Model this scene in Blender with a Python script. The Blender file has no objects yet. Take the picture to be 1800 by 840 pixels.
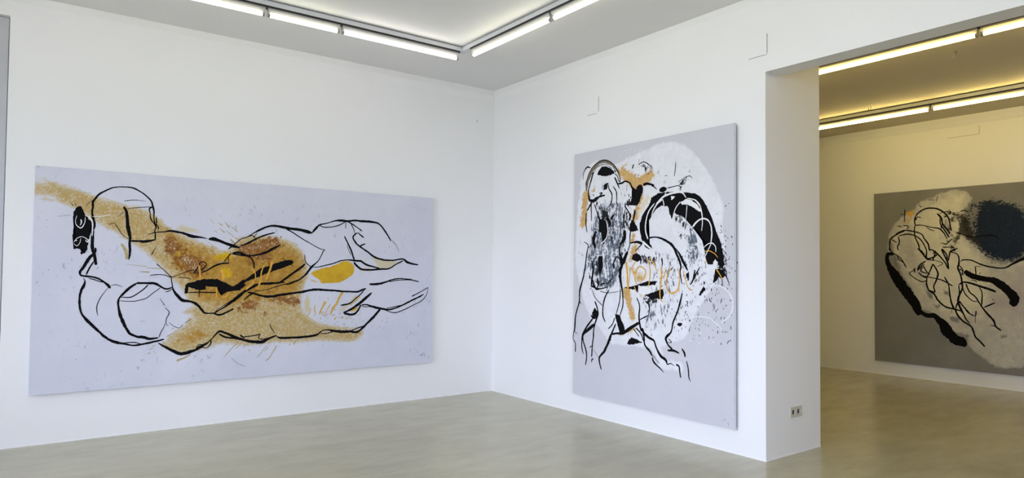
import bpy, bmesh, math, random
import numpy as np
from mathutils import Vector, Matrix

SC = bpy.context.scene
COL = SC.collection
random.seed(7)

# ------------------------------------------------------------------ camera
CAM_POS = Vector((-4.3716, -6.2592, 1.352))
YAW, PITCH, ROLL = 0.638, 0.0291, 0.0093
FOCAL_PX = 1182.63
fwd = Vector((math.sin(YAW) * math.cos(PITCH), math.cos(YAW) * math.cos(PITCH), math.sin(PITCH)))
rgt = Vector((math.cos(YAW), -math.sin(YAW), 0))
upv = rgt.cross(fwd)
r2 = rgt * math.cos(ROLL) + upv * math.sin(ROLL)
u2 = -rgt * math.sin(ROLL) + upv * math.cos(ROLL)
cd = bpy.data.cameras.new('camera')
cd.sensor_width = 36.0
cd.lens = 36.0 * FOCAL_PX / 1800.0
cd.shift_y = 21.53 / 1800.0
cd.clip_start = 0.05
cam = bpy.data.objects.new('camera', cd)
COL.objects.link(cam)
m = Matrix(((r2.x, u2.x, -fwd.x), (r2.y, u2.y, -fwd.y), (r2.z, u2.z, -fwd.z)))
cam.matrix_world = Matrix.Translation(CAM_POS) @ m.to_4x4()
SC.camera = cam

# ------------------------------------------------------------------ light and exposure
SKY_STRENGTH = 14.5
TUBE_STRENGTH = 26.5
SC.view_settings.view_transform = 'Standard'
SC.view_settings.look = 'None'
SC.view_settings.gamma = 1.0
SC.view_settings.use_curve_mapping = False
SC.view_settings.exposure = 0.0

world = bpy.data.worlds.new('overcast_sky')
SC.world = world
world.use_nodes = True
wn, wl = world.node_tree.nodes, world.node_tree.links
wn.clear()
wo = wn.new('ShaderNodeOutputWorld')
wb = wn.new('ShaderNodeBackground')
wtc = wn.new('ShaderNodeTexCoord')
wsp = wn.new('ShaderNodeSeparateXYZ')
wr = wn.new('ShaderNodeValToRGB')
wr.color_ramp.elements[0].position = 0.44
wr.color_ramp.elements[0].color = (0.34, 0.335, 0.35, 1)      # pavement and facades below the horizon
wr.color_ramp.elements[1].position = 0.56
wr.color_ramp.elements[1].color = (0.755, 0.79, 1.02, 1)      # overcast sky
wmr = wn.new('ShaderNodeMapRange')
wmr.inputs['From Min'].default_value = -1
wmr.inputs['From Max'].default_value = 1
wl.new(wtc.outputs['Generated'], wsp.inputs[0])
wl.new(wsp.outputs['Z'], wmr.inputs['Value'])
wl.new(wmr.outputs[0], wr.inputs[0])
wl.new(wr.outputs[0], wb.inputs['Color'])
wb.inputs['Strength'].default_value = SKY_STRENGTH
wl.new(wb.outputs[0], wo.inputs['Surface'])

# room measures in metres; the visible room corner is the origin
H = 3.40            # ceiling of the front room
H2 = 3.342          # ceiling of the back room
WX = -7.5           # window wall
BY = -9.6           # wall behind the camera
T = 0.737           # depth of the pier beside the opening
TL = 0.176          # thickness of the lintel over the opening
YJ = -3.4442        # pier face
YJ2 = -7.4          # other side of the opening
ZO = 2.8195         # height of the opening
X2 = 5.1107         # back wall of the back room
Y2 = 0.25           # end wall of the back room
WINDOWS = [(-1.3, -4.3), (-5.0, -8.2)]
BWIN = (-6.6, -3.2)   # unseen window added behind the camera, brightens left wall and pier
WZ0, WZ1 = 0.55, 3.0

for (ya, yb) in WINDOWS:                                     # sky portals in the window openings
    ld = bpy.data.lights.new('window_portal', 'AREA')
    ld.shape = 'RECTANGLE'
    ld.size = abs(yb - ya)
    ld.size_y = WZ1 - WZ0
    ld.cycles.is_portal = True
    lo = bpy.data.objects.new('window_portal', ld)
    COL.objects.link(lo)
    lo.location = (WX - 0.16, (ya + yb) / 2, (WZ0 + WZ1) / 2)
    lo.rotation_euler = (math.pi / 2, 0, -math.pi / 2)
ld = bpy.data.lights.new('window_portal', 'AREA')
ld.shape = 'RECTANGLE'
ld.size = BWIN[1] - BWIN[0]
ld.size_y = WZ1 - WZ0
ld.cycles.is_portal = True
lo = bpy.data.objects.new('window_portal', ld)
COL.objects.link(lo)
lo.location = ((BWIN[0] + BWIN[1]) / 2, BY - 0.16, (WZ0 + WZ1) / 2)
lo.rotation_euler = (math.pi / 2, 0, 0)


# ------------------------------------------------------------------ materials
def mat(name):
    m = bpy.data.materials.new(name)
    m.use_nodes = True
    nt = m.node_tree
    b = nt.nodes['Principled BSDF']
    return m, nt, b


def nd(nt, kind, **kw):
    n = nt.nodes.new(kind)
    for k, v in kw.items():
        if k in n.inputs:
            n.inputs[k].default_value = v
        else:
            setattr(n, k, v)
    return n


def noise(nt, scale, detail=4.0, rough=0.55, vec=None, stretch=None):
    n = nd(nt, 'ShaderNodeTexNoise', Scale=scale, Detail=detail, Roughness=rough)
    if vec is None:
        vec = nd(nt, 'ShaderNodeTexCoord').outputs['Object']
    if stretch:
        mp = nd(nt, 'ShaderNodeMapping')
        mp.inputs['Scale'].default_value = stretch[:3]
        if len(stretch) > 3:
            mp.inputs['Rotation'].default_value = (0, stretch[3], 0)
        nt.links.new(vec, mp.inputs[0])
        vec = mp.outputs[0]
    nt.links.new(vec, n.inputs['Vector'])
    return n.outputs['Fac']


def ramp(nt, fac, stops):
    r = nd(nt, 'ShaderNodeValToRGB')
    e = r.color_ramp.elements
    while len(e) < len(stops):
        e.new(0.5)
    for i, (p, c) in enumerate(stops):
        e[i].position = p
        e[i].color = (c[0], c[1], c[2], 1)
    nt.links.new(fac, r.inputs[0])
    return r.outputs[0]


def math_(nt, op, a, b=None, c=None):
    n = nd(nt, 'ShaderNodeMath', operation=op)
    for i, v in enumerate((a, b, c)):
        if v is None:
            continue
        if isinstance(v, (int, float)):
            n.inputs[i].default_value = v
        else:
            nt.links.new(v, n.inputs[i])
    return n.outputs[0]


def mix(nt, fac, a, b):
    n = nd(nt, 'ShaderNodeMix', data_type='RGBA')
    for s, v in ((0, fac), (6, a), (7, b)):
        if isinstance(v, (int, float)):
            n.inputs[s].default_value = v
        elif isinstance(v, tuple):
            n.inputs[s].default_value = (v[0], v[1], v[2], 1)
        else:
            nt.links.new(v, n.inputs[s])
    return n.outputs[2]


def bump(nt, b, height, strength, dist=0.01):
    n = nd(nt, 'ShaderNodeBump', Strength=strength, Distance=dist)
    nt.links.new(height, n.inputs['Height'])
    nt.links.new(n.outputs[0], b.inputs['Normal'])


def plain(name, col, rough=0.5, metal=0.0, var=0.06, scale=40.0):
    m, nt, b = mat(name)
    n = noise(nt, scale, 3)
    c0 = tuple(max(0, v * (1 - var)) for v in col)
    c1 = tuple(min(1, v * (1 + var)) for v in col)
    nt.links.new(ramp(nt, n, [(0.3, c0), (0.7, c1)]), b.inputs['Base Color'])
    b.inputs['Roughness'].default_value = rough
    b.inputs['Metallic'].default_value = metal
    return m


def plaster(name, col, rough=0.75, bstr=0.12):
    m, nt, b = mat(name)
    big = noise(nt, 0.8, 3)
    c0 = tuple(v * 0.975 for v in col)
    nt.links.new(ramp(nt, big, [(0.35, c0), (0.65, col)]), b.inputs['Base Color'])
    b.inputs['Roughness'].default_value = rough
    fine = noise(nt, 70, 5, 0.6)
    wavy = noise(nt, 3.2, 3, 0.5)
    h = math_(nt, 'ADD', math_(nt, 'MULTIPLY', fine, 0.10), math_(nt, 'MULTIPLY', wavy, 1.0))
    bump(nt, b, h, bstr, 0.012)
    return m


M_WALL = plaster('white_wall_paint', (0.86, 0.865, 0.87))
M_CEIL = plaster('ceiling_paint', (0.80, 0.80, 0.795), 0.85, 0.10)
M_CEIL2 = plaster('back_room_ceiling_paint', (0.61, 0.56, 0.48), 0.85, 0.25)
M_TRIM = plain('white_trim', (0.88, 0.88, 0.87), 0.45, 0, 0.02)
M_RAIL = plain('anodised_rail', (0.62, 0.64, 0.67), 0.42, 0.25, 0.04)
M_SLOT_SHADE = plain('black_slot_and_shade', (0.012, 0.012, 0.012), 0.6)  # slot black; also paints the shadow gap above the rails
M_BATTEN = plain('white_batten', (0.42, 0.42, 0.41), 0.4, 0, 0.02)
M_HOLDER = plain('lampholder_plastic', (0.52, 0.51, 0.48), 0.45, 0, 0.04)
M_CAP = plain('tube_cap_metal', (0.35, 0.34, 0.33), 0.35, 0.8, 0.05)
M_DOOR = plain('grey_door_paint', (0.50, 0.51, 0.53), 0.5, 0, 0.03, 6)
M_WOOD = plain('pale_stretcher_wood', (0.60, 0.57, 0.50), 0.7, 0, 0.08, 25)
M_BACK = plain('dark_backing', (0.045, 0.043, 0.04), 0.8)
M_SOCKET = plain('ivory_socket_plastic', (0.58, 0.56, 0.47), 0.35, 0, 0.03)
M_DARK = plain('dark_recess', (0.05, 0.048, 0.045), 0.6)
M_CRACK = plain('hairline_gap', (0.16, 0.16, 0.16), 0.9)
M_STEEL = plain('steel_hook', (0.45, 0.44, 0.42), 0.3, 0.9, 0.05)
M_PVC = plain('window_frame_paint', (0.82, 0.82, 0.80), 0.4, 0, 0.02)


def floor_material():
    m, nt, b = mat('polished_screed')
    a = noise(nt, 0.7, 5, 0.6)
    s = noise(nt, 2.2, 6, 0.65, stretch=(1.0, 2.6, 1.0))
    f = math_(nt, 'ADD', math_(nt, 'MULTIPLY', a, 0.5), math_(nt, 'MULTIPLY', s, 0.5))
    c = ramp(nt, f, [(0.30, (0.335, 0.306, 0.188)), (0.50, (0.425, 0.394, 0.252)), (0.70, (0.485, 0.455, 0.310))])
    sp = noise(nt, 55, 2, 0.4)
    spots = ramp(nt, sp, [(0.735, (0, 0, 0)), (0.76, (1, 1, 1))])
    c = mix(nt, math_(nt, 'MULTIPLY', spots, 0.5), c, (0.13, 0.12, 0.09))
    scr = noise(nt, 9.0, 3, 0.5, stretch=(1.0, 6.0, 1.0))
    sm = ramp(nt, scr, [(0.492, (0, 0, 0)), (0.50, (1, 1, 1)), (0.508, (0, 0, 0))])
    patch = ramp(nt, noise(nt, 1.7, 3), [(0.55, (0, 0, 0)), (0.68, (1, 1, 1))])
    c = mix(nt, math_(nt, 'MULTIPLY', math_(nt, 'MULTIPLY', sm, patch), 0.35), c, (0.16, 0.15, 0.11))
    nt.links.new(c, b.inputs['Base Color'])
    r = nd(nt, 'ShaderNodeMapRange')
    r.inputs['To Min'].default_value = 0.13
    r.inputs['To Max'].default_value = 0.30
    nt.links.new(s, r.inputs['Value'])
    nt.links.new(r.outputs[0], b.inputs['Roughness'])
    b.inputs['IOR'].default_value = 1.75
    bump(nt, b, noise(nt, 6, 4, 0.6), 0.05, 0.004)
    return m


M_FLOOR = floor_material()


def tube_material(name, col, k=1.0):
    m, nt, b = mat(name)
    b.inputs['Base Color'].default_value = (0.9, 0.9, 0.88, 1)
    b.inputs['Emission Color'].default_value = (*col, 1)
    b.inputs['Emission Strength'].default_value = TUBE_STRENGTH * k
    return m


M_TUBE_WARM = tube_material('warm_tube_glow', (1.0, 0.755, 0.25), 1.14)
M_TUBE_WHITE = tube_material('white_tube_glow', (1.0, 0.94, 0.86), 0.45)
M_TUBE_YEL = tube_material('yellow_tube_glow', (1.0, 0.97, 0.76), 0.42)


def glass_material():
    m = bpy.data.materials.new('window_glass')
    m.use_nodes = True
    nt = m.node_tree
    nt.nodes.clear()
    o = nt.nodes.new('ShaderNodeOutputMaterial')
    mx = nt.nodes.new('ShaderNodeMixShader')
    fr = nd(nt, 'ShaderNodeFresnel', IOR=1.45)
    tr = nt.nodes.new('ShaderNodeBsdfTransparent')
    tr.inputs[0].default_value = (0.95, 0.97, 0.96, 1)
    gl = nd(nt, 'ShaderNodeBsdfGlossy', Roughness=0.02)
    nt.links.new(fr.outputs[0], mx.inputs[0])
    nt.links.new(tr.outputs[0], mx.inputs[1])
    nt.links.new(gl.outputs[0], mx.inputs[2])
    nt.links.new(mx.outputs[0], o.inputs['Surface'])
    return m


M_GLASS = glass_material()


# ------------------------------------------------------------------ mesh helpers
class MB:
    def __init__(self):
        self.v, self.f = [], []

    def box(self, x0, x1, y0, y1, z0, z1):
        i = len(self.v)
        self.v += [(x, y, z) for z in (z0, z1) for y in (y0, y1) for x in (x0, x1)]
        self.f += [tuple(i + k for k in q) for q in
                   ((0, 2, 3, 1), (4, 5, 7, 6), (0, 1, 5, 4), (2, 6, 7, 3), (0, 4, 6, 2), (1, 3, 7, 5))]
        return self

    def prism(self, pts, axis, a0, a1):
        """profile points (u, w) swept along an axis: 'x' -> (a, u, w), 'y' -> (u, a, w)"""
        i, n = len(self.v), len(pts)
        for a in (a0, a1):
            for (u, w) in pts:
                self.v.append((a, u, w) if axis == 'x' else (u, a, w))
        self.f.append(tuple(i + k for k in range(n))[::-1])
        self.f.append(tuple(i + n + k for k in range(n)))
        for k in range(n):
            q = (k + 1) % n
            self.f.append((i + k, i + q, i + n + q, i + n + k))
        return self

    def tube(self, path, radii, seg=12, cap=True):
        P = [Vector(p) for p in path]
        i = len(self.v)
        ref = None
        for k, p in enumerate(P):
            d = (P[min(k + 1, len(P) - 1)] - P[max(k - 1, 0)]).normalized()
            if ref is None:
                ref = Vector((0, 0, 1)) if abs(d.z) < 0.9 else Vector((1, 0, 0))
            a = d.cross(ref).normalized()
            b = a.cross(d).normalized()
            r = radii[k] if isinstance(radii, (list, tuple)) else radii
            for s in range(seg):
                t = 2 * math.pi * s / seg
                q = p + a * math.cos(t) * r + b * math.sin(t) * r
                self.v.append(tuple(q))
        for k in range(len(P) - 1):
            for s in range(seg):
                s2 = (s + 1) % seg
                self.f.append((i + k * seg + s, i + k * seg + s2, i + (k + 1) * seg + s2, i + (k + 1) * seg + s))
        if cap:
            self.f.append(tuple(i + s for s in range(seg))[::-1])
            e = i + (len(P) - 1) * seg
            self.f.append(tuple(e + s for s in range(seg)))
        return self

    def build(self, name, material, parent=None, smooth=False, bevel=0.0):
        me = bpy.data.meshes.new(name)
        me.from_pydata(self.v, [], self.f)
        bm = bmesh.new()
        bm.from_mesh(me)
        bmesh.ops.recalc_face_normals(bm, faces=bm.faces)
        if bevel:
            bmesh.ops.bevel(bm, geom=list(bm.edges), offset=bevel, segments=2, affect='EDGES', clamp_overlap=True)
        bm.to_mesh(me)
        bm.free()
        me.materials.append(material)
        if smooth:
            me.polygons.foreach_set('use_smooth', [True] * len(me.polygons))
        o = bpy.data.objects.new(name, me)
        COL.objects.link(o)
        if parent:
            o.parent = parent
        return o


def structure(o):
    o['kind'] = 'structure'
    return o


def tag(o, label, cat, group=None):
    o['label'] = label
    o['category'] = cat
    if group:
        o['group'] = group
    return o


def empty(name, loc, rz=0.0):
    o = bpy.data.objects.new(name, None)
    o.empty_display_size = 0.1
    COL.objects.link(o)
    o.location = loc
    o.rotation_euler = (0, 0, rz)
    return o


# ------------------------------------------------------------------ the rooms
structure(MB().box(WX - 0.3, X2 + 0.2, BY - 0.2, 0.6, -0.15, 0).build('floor', M_FLOOR))
structure(MB().box(WX - 0.3, TL, BY - 0.2, 0.3, H, H + 0.15).build('ceiling', M_CEIL))
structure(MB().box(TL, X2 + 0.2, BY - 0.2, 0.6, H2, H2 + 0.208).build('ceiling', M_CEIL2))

DX0, DX1, DZ = -5.45, -4.433, 3.228                          # tall grey door in the left wall
w = MB()
w.box(DX1, 0, 0, 0.3, 0, H).box(WX - 0.3, DX0, 0, 0.3, 0, H).box(DX0, DX1, 0, 0.3, DZ, H)
w.box(DX0, DX1, 0.12, 0.3, 0, DZ)  # backing added behind the door to block sky light leaking past it
structure(w.build('wall_left', M_WALL))
d1 = structure(MB().box(DX0 + 0.004, DX1 - 0.004, 0.05, 0.10, 0.006, DZ - 0.004).build('door_1', M_DOOR, bevel=0.003))
hd = MB().tube([(DX0 + 0.07, 0.05, 1.05), (DX0 + 0.07, 0.0, 1.05), (DX0 + 0.09, -0.012, 1.05), (DX0 + 0.19, -0.012, 1.05)], 0.009)
hd.build('door_handle', M_STEEL, d1, smooth=True)

w = MB()
w.box(0, T, YJ, 0.3, 0, H).box(0, T, BY - 0.2, YJ2, 0, H).box(0, TL, YJ2, YJ, ZO, H)
structure(w.build('wall_right', M_WALL))
structure(MB().box(X2, X2 + 0.2, BY - 0.2, 0.6, 0, H2).build('wall_far', M_WALL))
structure(MB().box(T, X2, Y2, Y2 + 0.2, 0, H2).build('wall_end', M_WALL))
w = MB()
w.box(WX - 0.3, BWIN[0], BY - 0.2, BY, 0, H).box(BWIN[1], X2 + 0.2, BY - 0.2, BY, 0, H)
w.box(BWIN[0], BWIN[1], BY - 0.2, BY, 0, WZ0).box(BWIN[0], BWIN[1], BY - 0.2, BY, WZ1, H)
structure(w.build('wall_back', M_WALL))
fr = MB()
y0, y1 = BY - 0.19, BY - 0.13
fr.box(BWIN[0], BWIN[1], y0, y1, WZ0, WZ0 + 0.07).box(BWIN[0], BWIN[1], y0, y1, WZ1 - 0.07, WZ1)
for q in range(4):
    a = BWIN[0] + (BWIN[1] - BWIN[0] - 0.07) * q / 3
    fr.box(a, a + 0.07, y0, y1, WZ0 + 0.07, WZ1 - 0.07)
wb_ = structure(fr.build('window_3', M_PVC))  # added window, never in view, for more daylight from behind
for q in range(3):
    a = BWIN[0] + (BWIN[1] - BWIN[0] - 0.07) * q / 3
    MB().box(a + 0.06, a + (BWIN[1] - BWIN[0] - 0.07) / 3 + 0.01, BY - 0.163, BY - 0.157, WZ0 + 0.06, WZ1 - 0.06).build('pane', M_GLASS, wb_)
w = MB()
w.box(WX - 0.3, WX, BY, 0.0, 0, WZ0).box(WX - 0.3, WX, BY, 0.0, WZ1, H)
ys = [0.0] + [y for p in WINDOWS for y in p] + [BY]
for k in range(0, len(ys), 2):
    w.box(WX - 0.3, WX, ys[k + 1], ys[k], WZ0, WZ1)
structure(w.build('wall_window', M_WALL))
for k, (ya, yb) in enumerate(WINDOWS):
    fr = MB()
    x0, x1 = WX - 0.20, WX - 0.14
    fr.box(x0, x1, yb, ya, WZ0, WZ0 + 0.07).box(x0, x1, yb, ya, WZ1 - 0.07, WZ1)
    n = 3
    for q in range(n + 1):
        yy = yb + (ya - yb) * q / n
        a = max(yb, yy - 0.035)
        fr.box(x0, x1, a, min(ya, a + 0.07), WZ0 + 0.07, WZ1 - 0.07)
    wo_ = structure(fr.build('window_%d' % (k + 1), M_PVC))
    for q in range(n):
        g0 = yb + (ya - yb) * q / n
        g1 = yb + (ya - yb) * (q + 1) / n
        MB().box(WX - 0.173, WX - 0.167, g0 + 0.03, g1 - 0.03, WZ0 + 0.06, WZ1 - 0.06).build('pane', M_GLASS, wo_)
    MB().box(WX - 0.14, WX + 0.04, yb, ya, WZ0 - 0.03, WZ0 + 0.001).build('window_sill', M_TRIM, wo_)

# shallow plaster cornice under the ceilings: flat fascia, then a sloping underside back to the wall
def cornice(n, axis, a0, a1, wall, sgn, top):
    P = [(wall, top), (wall + sgn * 0.013, top), (wall + sgn * 0.013, top - 0.062), (wall, top - 0.128)]
    structure(MB().prism(P, axis, a0, a1).build('trim_%d' % n, M_WALL))


cornice(1, 'x', WX, -0.0131, 0.0, -1, H)
cornice(2, 'y', BY, 0.0, 0.0, -1, H)
cornice(3, 'y', BY, Y2, X2, -1, H2)

# thin white joint strip where walls meet the floor
structure(MB().box(DX1, 0, -0.004, 0, 0, 0.012).build('baseboard_left', M_TRIM))
structure(MB().box(0.0, T, YJ - 0.004, YJ, 0, 0.012).build('baseboard_pier', M_TRIM))
structure(MB().box(X2 - 0.004, X2, BY, Y2, 0, 0.012).build('baseboard_far', M_TRIM))
structure(MB().box(-0.003, 0, YJ, -0.004, 0, 0.008).build('baseboard_right', M_TRIM))

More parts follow.
